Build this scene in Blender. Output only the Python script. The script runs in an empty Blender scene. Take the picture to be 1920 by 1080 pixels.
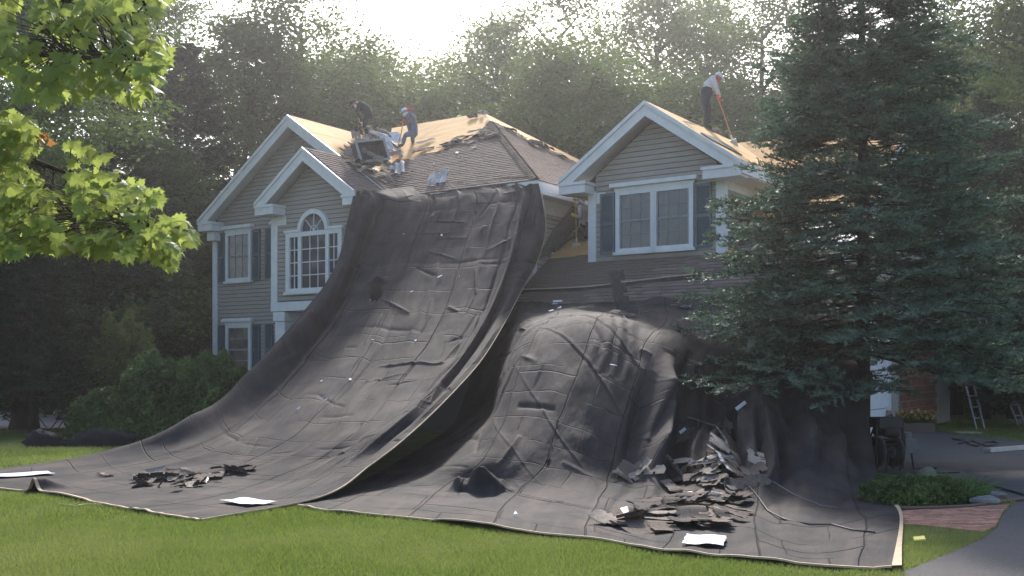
import bpy, bmesh, math, random
import numpy as np
from mathutils import Vector, Matrix, Quaternion
from mathutils.geometry import tessellate_polygon
R = math.radians
rnd = random.Random(7)
nr = np.random.RandomState(11)
sc = bpy.context.scene
COL = sc.collection
# ------------------------------------------------------------ camera
FPX, HZ, EYE = 1968.0, 690.0, 1.6
cam = bpy.data.cameras.new('camera'); cam_o = bpy.data.objects.new('camera', cam); COL.objects.link(cam_o)
cam.sensor_width = 36; cam.lens = 36 * FPX / 1920; cam.shift_y = (HZ - 540) / 1920; cam.clip_end = 900
cam_o.location = (0, 0, EYE); cam_o.rotation_euler = (R(90), 0, 0)
sc.camera = cam_o
# ------------------------------------------------------------ sky and sun
SUN_EL, SUN_AZ = R(37.5), R(1)      # azimuth from +Y towards +X
w = bpy.data.worlds.new('World'); sc.world = w; w.use_nodes = True
nt = w.node_tree; nt.nodes.clear()
sky = nt.nodes.new('ShaderNodeTexSky'); sky.sky_type = 'NISHITA'; sky.sun_disc = False
sky.sun_elevation = SUN_EL; sky.sun_rotation = SUN_AZ; sky.dust_density = 3.0; sky.air_density = 1.0; sky.ozone_density = 2.0
bg = nt.nodes.new('ShaderNodeBackground'); bg.inputs[1].default_value = 0.15
wo = nt.nodes.new('ShaderNodeOutputWorld')
nt.links.new(sky.outputs[0], bg.inputs[0]); nt.links.new(bg.outputs[0], wo.inputs[0])
sd = bpy.data.lights.new('sun', 'SUN'); so = bpy.data.objects.new('sun', sd); COL.objects.link(so)
sd.energy = 3.4; sd.angle = R(5); sd.color = (1.0, 0.95, 0.89)
sdir = Vector((math.sin(SUN_AZ) * math.cos(SUN_EL), math.cos(SUN_AZ) * math.cos(SUN_EL), math.sin(SUN_EL)))
so.rotation_euler = sdir.to_track_quat('Z', 'Y').to_euler()
sc.view_settings.view_transform = 'Standard'; sc.view_settings.look = 'None'
sc.view_settings.gamma = 1; sc.view_settings.use_curve_mapping = False; sc.view_settings.exposure = 1.0
sc.cycles.max_bounces = 6; sc.cycles.diffuse_bounces = 3; sc.cycles.transmission_bounces = 4; sc.cycles.volume_bounces = 0
sc.cycles.volume_step_rate = 4
# ------------------------------------------------------------ helpers
def P(px, py, D):
    return Vector(((px - 960) / FPX * D, D, EYE + (HZ - py) / FPX * D))
def G(px, py, z=0.0):
    D = (EYE - z) * FPX / (py - HZ)
    return Vector(((px - 960) / FPX * D, D, z))
_m = {}
def mat(name, col, rough=.8, col2=None, nscale=4.0, bump=0.0, bscale=40.0, metal=0.0, spec=.3, stretch=(1, 1, 1), trans=0.0, tcol=None, detail=6, contrast=(.35, .65), rand=0.0, coord='Object', extra=None):
    if name in _m: return _m[name]
    m = bpy.data.materials.new(name); m.use_nodes = True; n = m.node_tree.nodes; l = m.node_tree.links; n.clear()
    out = n.new('ShaderNodeOutputMaterial'); b = n.new('ShaderNodeBsdfPrincipled')
    b.inputs['Roughness'].default_value = rough; b.inputs['Metallic'].default_value = metal; b.inputs['Specular IOR Level'].default_value = spec
    b.inputs['Base Color'].default_value = (*col, 1)
    tc = n.new('ShaderNodeTexCoord'); mp = n.new('ShaderNodeMapping'); mp.inputs['Scale'].default_value = stretch
    l.new(tc.outputs[coord], mp.inputs[0])
    last = None
    if col2:
        nz = n.new('ShaderNodeTexNoise'); nz.inputs['Scale'].default_value = nscale; nz.inputs['Detail'].default_value = detail
        l.new(mp.outputs[0], nz.inputs[0])
        cr = n.new('ShaderNodeValToRGB'); cr.color_ramp.elements[0].position = contrast[0]; cr.color_ramp.elements[1].position = contrast[1]
        cr.color_ramp.elements[0].color = (*col, 1); cr.color_ramp.elements[1].color = (*col2, 1)
        l.new(nz.outputs[0], cr.inputs[0]); last = cr.outputs[0]
        if extra:   # second, larger pattern: (colour, scale, amount, lo, hi)
            nz2 = n.new('ShaderNodeTexNoise'); nz2.inputs['Scale'].default_value = extra[1]; nz2.inputs['Detail'].default_value = 5
            l.new(mp.outputs[0], nz2.inputs[0])
            mr = n.new('ShaderNodeMapRange'); mr.inputs[1].default_value = extra[3]; mr.inputs[2].default_value = extra[4]; mr.inputs[4].default_value = extra[2]
            l.new(nz2.outputs[0], mr.inputs[0])
            mx = n.new('ShaderNodeMixRGB'); mx.inputs[2].default_value = (*extra[0], 1)
            l.new(mr.outputs[0], mx.inputs[0]); l.new(last, mx.inputs[1]); last = mx.outputs[0]
    if rand > 0:
        oi = n.new('ShaderNodeObjectInfo'); mr = n.new('ShaderNodeMapRange'); mr.inputs[3].default_value = 1 - rand; mr.inputs[4].default_value = 1 + rand
        l.new(oi.outputs['Random'], mr.inputs[0])
        hs = n.new('ShaderNodeHueSaturation'); l.new(mr.outputs[0], hs.inputs['Value'])
        if last: l.new(last, hs.inputs['Color'])
        else: hs.inputs['Color'].default_value = (*col, 1)
        last = hs.outputs[0]
    if last: l.new(last, b.inputs['Base Color'])
    if bump > 0:
        nb = n.new('ShaderNodeTexNoise'); nb.inputs['Scale'].default_value = bscale; nb.inputs['Detail'].default_value = 5
        l.new(mp.outputs[0], nb.inputs[0])
        bp = n.new('ShaderNodeBump'); bp.inputs['Strength'].default_value = min(1, bump); bp.inputs['Distance'].default_value = .02 * max(1, bump)
        l.new(nb.outputs[0], bp.inputs['Height']); l.new(bp.outputs[0], b.inputs['Normal'])
    if trans > 0:
        t = n.new('ShaderNodeBsdfTranslucent'); t.inputs[0].default_value = (*(tcol or col), 1)
        ms = n.new('ShaderNodeMixShader'); ms.inputs[0].default_value = trans
        l.new(b.outputs[0], ms.inputs[1]); l.new(t.outputs[0], ms.inputs[2]); l.new(ms.outputs[0], out.inputs[0])
    else: l.new(b.outputs[0], out.inputs[0])
    _m[name] = m; return m
def link(o, parent=None):
    COL.objects.link(o)
    if parent is not None: o.parent = parent
    return o
def tag(o, label=None, cat=None, group=None, kind=None):
    if label: o['label'] = label
    if cat: o['category'] = cat
    if group: o['group'] = group
    if kind: o['kind'] = kind
    return o
def empty(name, loc=(0, 0, 0), rz=0.0, label=None, cat=None, group=None):
    o = bpy.data.objects.new(name, None); o.location = loc; o.rotation_euler = (0, 0, rz); COL.objects.link(o)
    return tag(o, label, cat, group)
def npmesh(name, V, Fc, m, smooth=False, matidx=None):
    V = np.asarray(V, dtype=np.float32).reshape(-1, 3); Fc = np.asarray(Fc, dtype=np.int32)
    me = bpy.data.meshes.new(name); k = Fc.shape[1]; nf = Fc.shape[0]
    me.vertices.add(len(V)); me.vertices.foreach_set('co', V.ravel())
    me.loops.add(nf * k); me.loops.foreach_set('vertex_index', Fc.ravel())
    me.polygons.add(nf); me.polygons.foreach_set('loop_start', np.arange(nf, dtype=np.int32) * k)
    me.polygons.foreach_set('loop_total', np.full(nf, k, dtype=np.int32))
    for x in (m if isinstance(m, (list, tuple)) else [m]): me.materials.append(x)
    if matidx is not None: me.polygons.foreach_set('material_index', np.asarray(matidx, dtype=np.int32))
    me.polygons.foreach_set('use_smooth', np.full(nf, smooth)); me.update(calc_edges=True)
    return me
def npobj(name, V, Fc, m, parent=None, smooth=False, matidx=None):
    return link(bpy.data.objects.new(name, npmesh(name, V, Fc, m, smooth, matidx)), parent)
class MB:
    def __init__(s): s.v = []; s.f = []
    def add(s, vs, fs):
        b = len(s.v); s.v += [tuple(v) for v in vs]; s.f += [tuple(b + i for i in f) for f in fs]; return s
    def box(s, a, b):
        (x0, y0, z0), (x1, y1, z1) = a, b
        return s.add([(x0, y0, z0), (x1, y0, z0), (x1, y1, z0), (x0, y1, z0), (x0, y0, z1), (x1, y0, z1), (x1, y1, z1), (x0, y1, z1)],
                     [(0, 3, 2, 1), (4, 5, 6, 7), (0, 1, 5, 4), (1, 2, 6, 5), (2, 3, 7, 6), (3, 0, 4, 7)])
    def obox(s, c, sx, sy, sz, M=None):
        c = Vector(c); M = M or Matrix.Identity(3)
        vs = [c + M @ Vector((x * sx / 2, y * sy / 2, z * sz / 2)) for z in (-1, 1) for (x, y) in ((-1, -1), (1, -1), (1, 1), (-1, 1))]
        return s.add(vs, [(0, 3, 2, 1), (4, 5, 6, 7), (0, 1, 5, 4), (1, 2, 6, 5), (2, 3, 7, 6), (3, 0, 4, 7)])
    def bar(s, a, b, wd, th, up=(0, 0, 1)):
        a, b = Vector(a), Vector(b); d = (b - a); L = d.length; d.normalize(); u = Vector(up)
        x = d.cross(u); x = x.normalized() if x.length > 1e-4 else Vector((1, 0, 0)); z = x.cross(d)
        return s.obox((a + b) / 2, wd, L, th, Matrix((x, d, z)).transposed())
    def tube(s, pts, rad, n=8, cap=True):
        pts = [Vector(p) for p in pts]; k = len(pts); b = len(s.v)
        if not isinstance(rad, (list, tuple)): rad = [rad] * k
        px = None
        for i, p in enumerate(pts):
            d = (pts[min(i + 1, k - 1)] - pts[max(i - 1, 0)]).normalized()
            if px is None: px = d.orthogonal().normalized()
            px = (px - d * px.dot(d)).normalized(); py = d.cross(px)
            for j in range(n):
                a = 2 * math.pi * j / n; s.v.append(tuple(p + (px * math.cos(a) + py * math.sin(a)) * rad[i]))
        for i in range(k - 1):
            for j in range(n):
                s.f.append((b + i * n + j, b + i * n + (j + 1) % n, b + (i + 1) * n + (j + 1) % n, b + (i + 1) * n + j))
        if cap: s.f.append(tuple(b + j for j in reversed(range(n)))); s.f.append(tuple(b + (k - 1) * n + j for j in range(n)))
        return s
    def prism(s, poly, off):      # poly 3D points, off extrusion vector
        off = Vector(off); poly = [Vector(p) for p in poly]; n = len(poly)
        a = [tuple(p) for p in poly]; b = [tuple(p + off) for p in poly]
        return s.add(a + b, [tuple(reversed(range(n))), tuple(range(n, 2 * n))] + [(i, (i + 1) % n, n + (i + 1) % n, n + i) for i in range(n)])
    def ball(s, c, rx, ry, rz, nu=10, nv=7, f=None):
        c = Vector(c); b = len(s.v)
        for i in range(nv + 1):
            th = math.pi * i / nv
            for j in range(nu):
                ph = 2 * math.pi * j / nu
                d = Vector((math.sin(th) * math.cos(ph), math.sin(th) * math.sin(ph), math.cos(th)))
                q = f(d) if f else 1.0
                s.v.append(tuple(c + Vector((d.x * rx, d.y * ry, d.z * rz)) * q))
        for i in range(nv):
            for j in range(nu):
                s.f.append((b + i * nu + j, b + (i + 1) * nu + j, b + (i + 1) * nu + (j + 1) % nu, b + i * nu + (j + 1) % nu))
        return s
    def mesh(s, name, m, smooth=False):
        me = bpy.data.meshes.new(name); me.from_pydata(s.v, [], s.f); me.materials.append(m)
        bm = bmesh.new(); bm.from_mesh(me); bmesh.ops.recalc_face_normals(bm, faces=bm.faces); bm.to_mesh(me); bm.free()
        if smooth: me.polygons.foreach_set('use_smooth', [True] * len(me.polygons))
        return me
    def build(s, name, m, parent=None, smooth=False):
        return link(bpy.data.objects.new(name, s.mesh(name, m, smooth)), parent)
def clip(poly, x0, y0, x1, y1):
    def c1(p, f, g):
        o = []
        for i in range(len(p)):
            a, b = p[i], p[(i + 1) % len(p)]; fa, fb = f(a), f(b)
            if fa >= 0: o.append(a)
            if (fa >= 0) != (fb >= 0):
                t = fa / (fa - fb); o.append((a[0] + (b[0] - a[0]) * t, a[1] + (b[1] - a[1]) * t))
        return o
    for f in (lambda p: p[0] - x0, lambda p: x1 - p[0], lambda p: p[1] - y0, lambda p: y1 - p[1]):
        if len(poly) < 3: return []
        poly = c1(poly, f, None)
    if len(poly) < 3: return []
    a = 0
    for i in range(len(poly)):
        (xa, ya), (xb, yb) = poly[i], poly[(i + 1) % len(poly)]; a += xa * yb - xb * ya
    return poly if abs(a) > 4e-4 else []
def inpoly(x, y, poly):
    x = np.asarray(x); y = np.asarray(y); r = np.zeros(x.shape, bool); n = len(poly); j = n - 1
    for i in range(n):
        xi, yi = poly[i][0], poly[i][1]; xj, yj = poly[j][0], poly[j][1]
        c = ((yi > y) != (yj > y)) & (x < (xj - xi) * (y - yi) / (yj - yi + 1e-12) + xi); r ^= c; j = i
    return r
def vnoise(u, v, seed=0, oct=1):
    r = np.zeros_like(u); amp = 1.0
    for o in range(oct):
        g = np.random.RandomState(seed + o).rand(64, 64)
        uu = u * 2 ** o; vv = v * 2 ** o; iu = np.floor(uu).astype(int); iv = np.floor(vv).astype(int)
        fu = uu - iu; fv = vv - iv; fu = fu * fu * (3 - 2 * fu); fv = fv * fv * (3 - 2 * fv)
        a = g[iu % 64, iv % 64]; b = g[(iu + 1) % 64, iv % 64]; c = g[iu % 64, (iv + 1) % 64]; d = g[(iu + 1) % 64, (iv + 1) % 64]
        r += amp * ((a * (1 - fu) + b * fu) * (1 - fv) + (c * (1 - fu) + d * fu) * fv - .5); amp *= .5
    return r
# ------------------------------------------------------------ materials
M_siding = mat('siding', (.335, .300, .268), .7, (.385, .348, .313), 3, .15, 60, stretch=(1, 1, 8))
M_trim = mat('white_trim', (.70, .70, .71), .5, (.77, .77, .77), 5, .05, 40)
M_shut = mat('slate_blue_paint', (.075, .125, .155), .5, (.09, .145, .175), 8)
M_shingle = mat('asphalt_shingle', (.185, .140, .115), .95, (.27, .21, .175), 60, .6, 300, rand=.22)
M_shin_d = mat('worn_shingle', (.10, .09, .085), .95, (.16, .14, .13), 30, .6, 200, rand=.3)
M_felt = mat('roof_felt', (.05, .05, .052), .9, (.09, .085, .08), 10, .4, 60)
M_osb = mat('osb_sheathing', (.64, .345, .11), .85, (.76, .47, .18), 18, .15, 60, stretch=(1, 3, 3), detail=8, rand=.06, extra=((.48, .27, .11), 1.3, .7, .45, .75))
M_glass = mat('window_glass', (.03, .035, .045), .08, (.06, .065, .075), 1.2, spec=.8)
M_screen = mat('window_screen', (.10, .11, .13), .6, (.13, .14, .16), 3)
M_curt = mat('window_blind', (.30, .31, .33), .8)
M_metal = mat('bare_aluminium', (.72, .73, .75), .35, (.6, .61, .63), 8, metal=.7)
M_paper = mat('white_paper_wrap', (.60, .65, .72), .7, (.42, .47, .55), 9, .3, 20, contrast=(.5, .7))
M_brick = mat('red_brick', (.20, .075, .05), .9, (.27, .11, .075), 20, .4, 80, rand=.25)
M_mortar = mat('mortar', (.30, .28, .25), .95)
M_asph = mat('asphalt', (.095, .090, .088), .95, (.15, .142, .138), 45, .7, 180, spec=.15, extra=((.155, .145, .135), .5, .8, .42, .66))
M_soil = mat('bark_mulch', (.055, .035, .022), 1, (.11, .075, .05), 25, 1, 50)
M_lawn = mat('lawn_soil', (.09, .11, .03), 1, (.13, .15, .045), 1.5, .8, 60, extra=((.15, .145, .05), .45, .7, .52, .72))
def tarp_mat():
    m = bpy.data.materials.new('black_mesh_tarp'); m.use_nodes = True; n = m.node_tree.nodes; l = m.node_tree.links; b = n['Principled BSDF']
    b.inputs['Roughness'].default_value = .85; b.inputs['Specular IOR Level'].default_value = .15
    tc = n.new('ShaderNodeTexCoord'); uv = tc.outputs['UV']
    def noise(scale, src, st=(1, 1, 1), det=6):
        mp = n.new('ShaderNodeMapping'); mp.inputs['Scale'].default_value = st; l.new(src, mp.inputs[0]); z = n.new('ShaderNodeTexNoise'); z.inputs['Scale'].default_value = scale; z.inputs['Detail'].default_value = det; l.new(mp.outputs[0], z.inputs[0]); return z.outputs[0]
    def ramp(v, a_, b_, lo=0.0, hi=1.0):
        r = n.new('ShaderNodeMapRange'); r.inputs[1].default_value = a_; r.inputs[2].default_value = b_; r.inputs[3].default_value = lo; r.inputs[4].default_value = hi; l.new(v, r.inputs[0]); return r.outputs[0]
    def mix(f, c1, c2):
        x = n.new('ShaderNodeMixRGB'); l.new(f, x.inputs[0])
        for k, c in ((1, c1), (2, c2)):
            if isinstance(c, tuple): x.inputs[k].default_value = (*c, 1)
            else: l.new(c, x.inputs[k])
        return x.outputs[0]
    base = mix(ramp(noise(3, tc.outputs['Object']), .35, .65), (.020, .019, .022), (.036, .034, .037))
    dust = mix(ramp(noise(1.1, tc.outputs['Object'], det=8), .42, .70, 0, .65), base, (.088, .070, .060))
    strk = mix(ramp(noise(1.0, uv, (2.2, .35, 1), 7), .52, .74, 0, .5), dust, (.120, .095, .080))
    # fine grit
    grit = mix(ramp(noise(55, tc.outputs['Object'], det=3), .60, .75, 0, .35), strk, (.17, .14, .12))
    ge = n.new('ShaderNodeNewGeometry'); sx = n.new('ShaderNodeSeparateXYZ'); l.new(ge.outputs['Normal'], sx.inputs[0]); ab = n.new('ShaderNodeMath'); ab.operation = 'ABSOLUTE'; l.new(sx.outputs['Z'], ab.inputs[0])
    fin = mix(ramp(ab.outputs[0], .30, .78), base, grit)   # dust on upward cloth; shade of the hanging drapes put into the colour
    l.new(fin, b.inputs['Base Color'])
    # crease grid of the packed sheet, warped, as relief
    wz = n.new('ShaderNodeTexNoise'); wz.inputs['Scale'].default_value = .55; wz.inputs['Detail'].default_value = 3; l.new(uv, wz.inputs[0])
    ad = n.new('ShaderNodeVectorMath'); ad.operation = 'MULTIPLY_ADD'; ad.inputs[1].default_value = (.38, .38, 0); l.new(wz.outputs['Color'], ad.inputs[0]); l.new(uv, ad.inputs[2])
    br = n.new('ShaderNodeTexBrick'); br.offset = .37; br.inputs['Scale'].default_value = 1.0; br.inputs['Brick Width'].default_value = 1.9; br.inputs['Row Height'].default_value = .82; br.inputs['Mortar Size'].default_value = .022; br.inputs['Mortar Smooth'].default_value = .9
    l.new(ad.outputs[0], br.inputs[0])
    br2 = n.new('ShaderNodeTexBrick'); br2.offset = .2; br2.inputs['Scale'].default_value = 1.0; br2.inputs['Brick Width'].default_value = 6.0; br2.inputs['Row Height'].default_value = 1.75; br2.inputs['Mortar Size'].default_value = .03; br2.inputs['Mortar Smooth'].default_value = 1.0
    mp = n.new('ShaderNodeMapping'); mp.inputs['Rotation'].default_value = (0, 0, R(90)); mp.inputs['Location'].default_value = (.4, .3, 0); l.new(ad.outputs[0], mp.inputs[0]); l.new(mp.outputs[0], br2.inputs[0])
    vis_ = ramp(noise(.9, uv, det=3), .42, .60)
    mu = n.new('ShaderNodeMath'); mu.operation = 'MULTIPLY'; l.new(br.outputs['Fac'], mu.inputs[0]); l.new(vis_, mu.inputs[1])
    sm = n.new('ShaderNodeMath'); sm.operation = 'ADD'; l.new(mu.outputs[0], sm.inputs[0]); l.new(br2.outputs['Fac'], sm.inputs[1])
    wr = noise(1.5, uv, (1.5, .8, 1), 7); wn = n.new('ShaderNodeMath'); wn.operation = 'MULTIPLY_ADD'; wn.inputs[1].default_value = 1.0; l.new(wr, wn.inputs[0]); l.new(sm.outputs[0], wn.inputs[2])
    bp = n.new('ShaderNodeBump'); bp.inputs['Strength'].default_value = .9; bp.inputs['Distance'].default_value = .032; l.new(wn.outputs[0], bp.inputs['Height']); l.new(bp.outputs[0], b.inputs['Normal'])
    return m
M_tarp = tarp_mat()
M_hem = mat('tan_tarp_hem', (.50, .39, .26), .8, (.40, .31, .21), 12)
M_bark = mat('bark', (.055, .042, .033), 1, (.10, .08, .065), 8, 1, 30, stretch=(3, 3, .6))
M_wood = mat('pale_wood', (.45, .27, .12), .6, (.55, .34, .16), 10)
M_black = mat('black_rubber', (.02, .02, .022), .6, (.03, .03, .032), 10)
M_stone = mat('grey_stone', (.30, .30, .29), .9, (.42, .41, .40), 6, .8, 20)
# ------------------------------------------------------------ ground
def flat(name, pts, z, m, **k):
    tri = tessellate_polygon([[Vector((p[0], p[1], 0)) for p in pts]])
    me = bpy.data.meshes.new(name); me.from_pydata([(p[0], p[1], z) for p in pts], [], [tuple(t) for t in tri]); me.materials.append(m)
    bm = bmesh.new(); bm.from_mesh(me)
    for f in bm.faces:
        if f.normal.z < 0: f.normal_flip()
    bm.to_mesh(me); bm.free()
    o = link(bpy.data.objects.new(name, me)); o['kind'] = 'structure'; return o
flat('lawn', [(-400, -150), (400, -150), (400, 500), (-400, 500)], 0, M_lawn)
def gp(l): return [G(*p) for p in l]
DRIVE = gp([(1690, 1075), (1780, 1039), (1845, 1010), (1869, 990), (1882, 962), (1905, 944), (1870, 925), (1790, 905), (1720, 893), (1640, 885), (1632, 835), (1650, 812), (1700, 806), (1760, 808), (1790, 816), (1920, 828)]) + [Vector((16, 22)), Vector((30, 10)), Vector((30, -10)), Vector((3.2, -10)), Vector((2.6, 5))]
flat('asphalt_driveway', DRIVE, .008, M_asph)
BED = gp([(1560, 885), (1640, 887), (1720, 895), (1790, 907), (1870, 927), (1903, 942), (1860, 950), (1800, 955), (1700, 962), (1600, 965)])
flat('mulch_bed', BED, .012, M_soil)
EDG = gp([(1680, 962), (1800, 956), (1870, 950), (1893, 948), (1880, 963), (1867, 990), (1845, 1001), (1760, 992), (1690, 986)])
eb = flat('brick_edging', EDG, .006, M_mortar)
WALK = gp([(1830, 765), (1870, 772), (1990, 800), (1990, 822), (1890, 790), (1825, 770)])
flat('brick_walk', WALK, .006, mat('pale_brick_paving', (.42, .30, .24), .9, (.5, .38, .31), 8, .3, 40))
PAT = gp([(-260, 800), (-200, 775), (20, 770), (150, 776), (145, 803), (40, 806)])
flat('concrete_pad', PAT, .006, mat('pale_concrete', (.62, .52, .46), .9, (.70, .60, .54), 3, .3, 40))
# pavers
ang = math.atan2(EDG[1][1] - EDG[0][1], EDG[1][0] - EDG[0][0])
ca, sa = math.cos(ang), math.sin(ang)
loc = [((p[0] - EDG[0][0]) * ca + (p[1] - EDG[0][1]) * sa, -(p[0] - EDG[0][0]) * sa + (p[1] - EDG[0][1]) * ca) for p in EDG]
M_paver = mat('clay_paver', (.30, .15, .10), .9, (.38, .21, .15), 15, .4, 60, rand=.25)
x0, x1 = min(p[0] for p in loc), max(p[0] for p in loc); y0, y1 = min(p[1] for p in loc), max(p[1] for p in loc)
np_ = 0; bw, bh = .2, .1; r_ = 0; y = y0
while y < y1:
    x = x0 - (r_ % 2) * bw / 2
    while x < x1:
        c = clip(loc, x + .004, y + .004, x + bw - .004, y + bh - .004)
        if c and np_ < 300:
            h = .014 + rnd.uniform(0, .006)
            pts = [(EDG[0][0] + a * ca - b * sa, EDG[0][1] + a * sa + b * ca, .0065) for a, b in c]
            MB().prism(pts, (0, 0, h)).build('paver', M_paver, eb); np_ += 1
        x += bw
    y += bh; r_ += 1
# ------------------------------------------------------------ house frame
ANG = -math.asin(.563); HL = Vector((-8.94, 31.6, 0))
E1 = Vector((math.cos(ANG), math.sin(ANG), 0)); E2 = Vector((-math.sin(ANG), math.cos(ANG), 0))
house = empty('suburban_house', HL, ANG, 'large grey clapboard house with white trim whose shingle roof is being torn off', 'house')
def HW(t, n, z): return HL + E1 * t + E2 * n + Vector((0, 0, z))
def LOC(p): d = p - HL; return Vector((d.dot(E1), d.dot(E2), d.z))
CAML = LOC(Vector((0, 0, EYE)))
class Pl:
    def __init__(s, O, U, V):
        s.O, s.U, s.V = Vector(O), Vector(U).normalized(), Vector(V).normalized(); s.N = s.U.cross(s.V)
    def p(s, u, v, h=0): return s.O + s.U * u + s.V * v + s.N * h
    def px(s, px, py):          # where a sight line meets this plane (plane coordinates)
        d = LOC(P(px, py, 10)) - CAML; k = (s.O - CAML).dot(s.N) / d.dot(s.N); q = CAML + d * k - s.O
        return (q.dot(s.U), q.dot(s.V))
    def world(s, px, py, h=0):
        u, v = s.px(px, py); q = s.p(u, v, h); return HW(q.x, q.y, q.z)
def piece(pl, c, h0, h1, name, m, parent, hh=None):
    mb = MB(); n = len(c)
    lo = [pl.p(a, b, h0) for a, b in c]; hi = [pl.p(a, b, hh(a, b) if hh else h1) for a, b in c]
    mb.add(lo + hi, [tuple(reversed(range(n))), tuple(range(n, 2 * n))] + [(i, (i + 1) % n, n + (i + 1) % n, n + i) for i in range(n)])
    return mb.build(name, m, parent) if name else mb
def clapboards(pl, poly, parent, expo=.115, holes=()):
    v0 = min(p[1] for p in poly); v1 = max(p[1] for p in poly); u0 = min(p[0] for p in poly) - 1; u1 = max(p[0] for p in poly) + 1
    v = v0
    while v < v1:
        c = clip(poly, u0, v, u1, v + expo - .011)
        if c: piece(pl, c, .001, 0, 'clapboard', M_siding, parent, lambda a, b, v=v: .006 + .030 * (1 - min(1, (b - v) / expo)))
        v += expo
tabs = []; tabparent = {}
def shingle_field(pl, poly, parent, expo=.14, tw=.3, rag=0.0, m=None, lift=.018):
    v0 = min(p[1] for p in poly); v1 = max(p[1] for p in poly); u0 = min(p[0] for p in poly); u1 = max(p[0] for p in poly)
    v = v0; r = 0
    while v < v1:
        u = u0 - (r * .37 % 1) * tw
        while u < u1:
            ww = tw * rnd.choice((.7, 1, 1, 1.3))
            c = clip(poly, u + .005, v, u + ww - .005, v + expo + .02)
            if c:
                ex = rnd.uniform(0, .007)
                mb = piece(pl, c, lift - .012, 0, None, None, None, lambda a, b, v=v, ex=ex: lift + .002 + (.014 + ex) * (1 - min(1, (b - v) / expo)))
                q = pl.p(*c[0]); d = (q - CAML).length
                tabs.append((d, mb, parent, m or M_shingle))
            u += ww
        v += expo; r += 1
def sheets(pl, poly, parent, sw=2.44, sh=1.22, lift=.004, m=None):
    v0 = min(p[1] for p in poly); v1 = max(p[1] for p in poly); u0 = min(p[0] for p in poly); u1 = max(p[0] for p in poly)
    v = v0; r = 0
    while v < v1:
        u = u0 - (r % 2) * sw / 2
        while u < u1:
            c = clip(poly, u + .006, v + .006, u + sw - .006, v + sh - .006)
            if c: piece(pl, c, .001, lift + rnd.uniform(.004, .010), 'sheathing_panel', m or M_osb, parent)
            u += sw
        v += sh; r += 1
def sl(tan): a = math.atan(tan); return math.cos(a), math.sin(a)
ZE = 6.0
# --- walls (bodies)
M_back = mat('siding_gap_shade', (.07, .065, .06), .9)  # dark wall colour paints in the shade between the clapboards
def wallpoly(name, pts, off, m=M_back): return MB().prism(pts, off).build(name, m, house)
wf = wallpoly('front_wall', [(0, 0, 0), (7.25, 0, 0), (7.25, 0, 6.0), (3.6, 0, 8.45), (0, 0, 6.0)], (0, .15, 0))
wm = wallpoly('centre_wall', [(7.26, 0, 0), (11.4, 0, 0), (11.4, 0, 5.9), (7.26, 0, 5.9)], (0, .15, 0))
wl = wallpoly('left_wall', [(0, .16, 0), (0, 10, 0), (0, 10, 5.9), (0, .16, 5.9)], (.15, 0, 0))
wb = wallpoly('back_wall', [(.16, 9.85, 0), (11.4, 9.85, 0), (11.4, 9.85, 5.9), (.16, 9.85, 5.9)], (0, .15, 0))
wr = wallpoly('right_wall', [(11.4, .16, 0), (11.4, 9.84, 0), (11.4, 9.84, 5.9), (11.4, .16, 5.9)], (-.15, 0, 0))
PF = Pl((0, 0, 0), (1, 0, 0), (0, 0, 1))      # N=U x V = (0,-1,0)
clapboards(PF, [(0.14, .35), (3.95, .35), (3.95, 8.2), (3.6, 8.42), (0.14, 6.08)], wf)
clapboards(PF, [(3.96, .35), (6.9, .35), (6.9, 3.1), (3.96, 3.1)], wf)
clapboards(Pl((0, 0, 0), (1, 0, 0), (0, 0, 1)), [(3.96, 6.2), (5.6, 6.2), (5.6, 7.05), (3.96, 8.18)], wf)
PR = Pl((11.4, 0, 0), (0, 1, 0), (0, 0, 1))   # N=(1,0,0)
clapboards(PR, [(0.0, 3.2), (9.8, 3.2), (9.8, 5.6), (0.0, 5.6)], wr)
_w = [PR.px(*q) for q in ((1004, 486), (1032, 434), (1055, 407), (1074, 381), (1083, 374), (1112, 379), (1112, 450))]
piece(PR, _w, .046, .058, 'roofing_felt', M_felt, wr)
# bump-out bay
by = -1.3
bay = MB().box((3.9, by, 3.18), (7.14, -.002, 5.9)).build('projecting_bay', M_back, house)
MB().prism([(3.9, by, 5.9), (7.14, by, 5.9), (5.52, by, 7.1)], (0, 1.29, 0)).build('bay_gable_wall', M_back, house)
PB = Pl((0, by, 0), (1, 0, 0), (0, 0, 1))
clapboards(PB, [(4.08, 3.40), (6.98, 3.40), (6.98, 6.03), (5.52, 7.08), (4.08, 6.03)], bay)
clapboards(Pl((7.14, by, 0), (0, 1, 0), (0, 0, 1)), [(.02, 3.40), (1.28, 3.40), (1.28, 5.8), (.02, 5.8)], bay)
T = MB(); T.box((3.86, by - .04, 3.37), (4.10, by + .1, 5.78)); T.box((6.97, by - .04, 3.37), (7.19, by + .1, 5.78)); T.build('corner_board', M_trim, bay)
MB().box((3.86, by - .05, 3.12), (7.19, 0, 3.365)).build('band_board', M_trim, bay)
for tt in (3.98, 6.7):
    c = MB(); c.box((tt, by + .0, 0), (tt + .36, by + .36, 2.85)); c.box((tt - .04, by - .04, 2.86), (tt + .40, by + .40, 3.10)); c.box((tt - .05, by - .05, .0), (tt + .41, by + .41, .25))
    c.build('porch_column', M_trim, house)
MB().box((-.06, -.05, .3), (.14, .12, 5.72)).build('corner_board', M_trim, wf)
MB().box((11.2, -.04, 3.0), (11.46, .12, 5.6)).build('corner_board', M_trim, wm)
MB().box((-.02, -.03, 0), (3.9, -.001, .34)).build('foundation', M_stone, wf)
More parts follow.
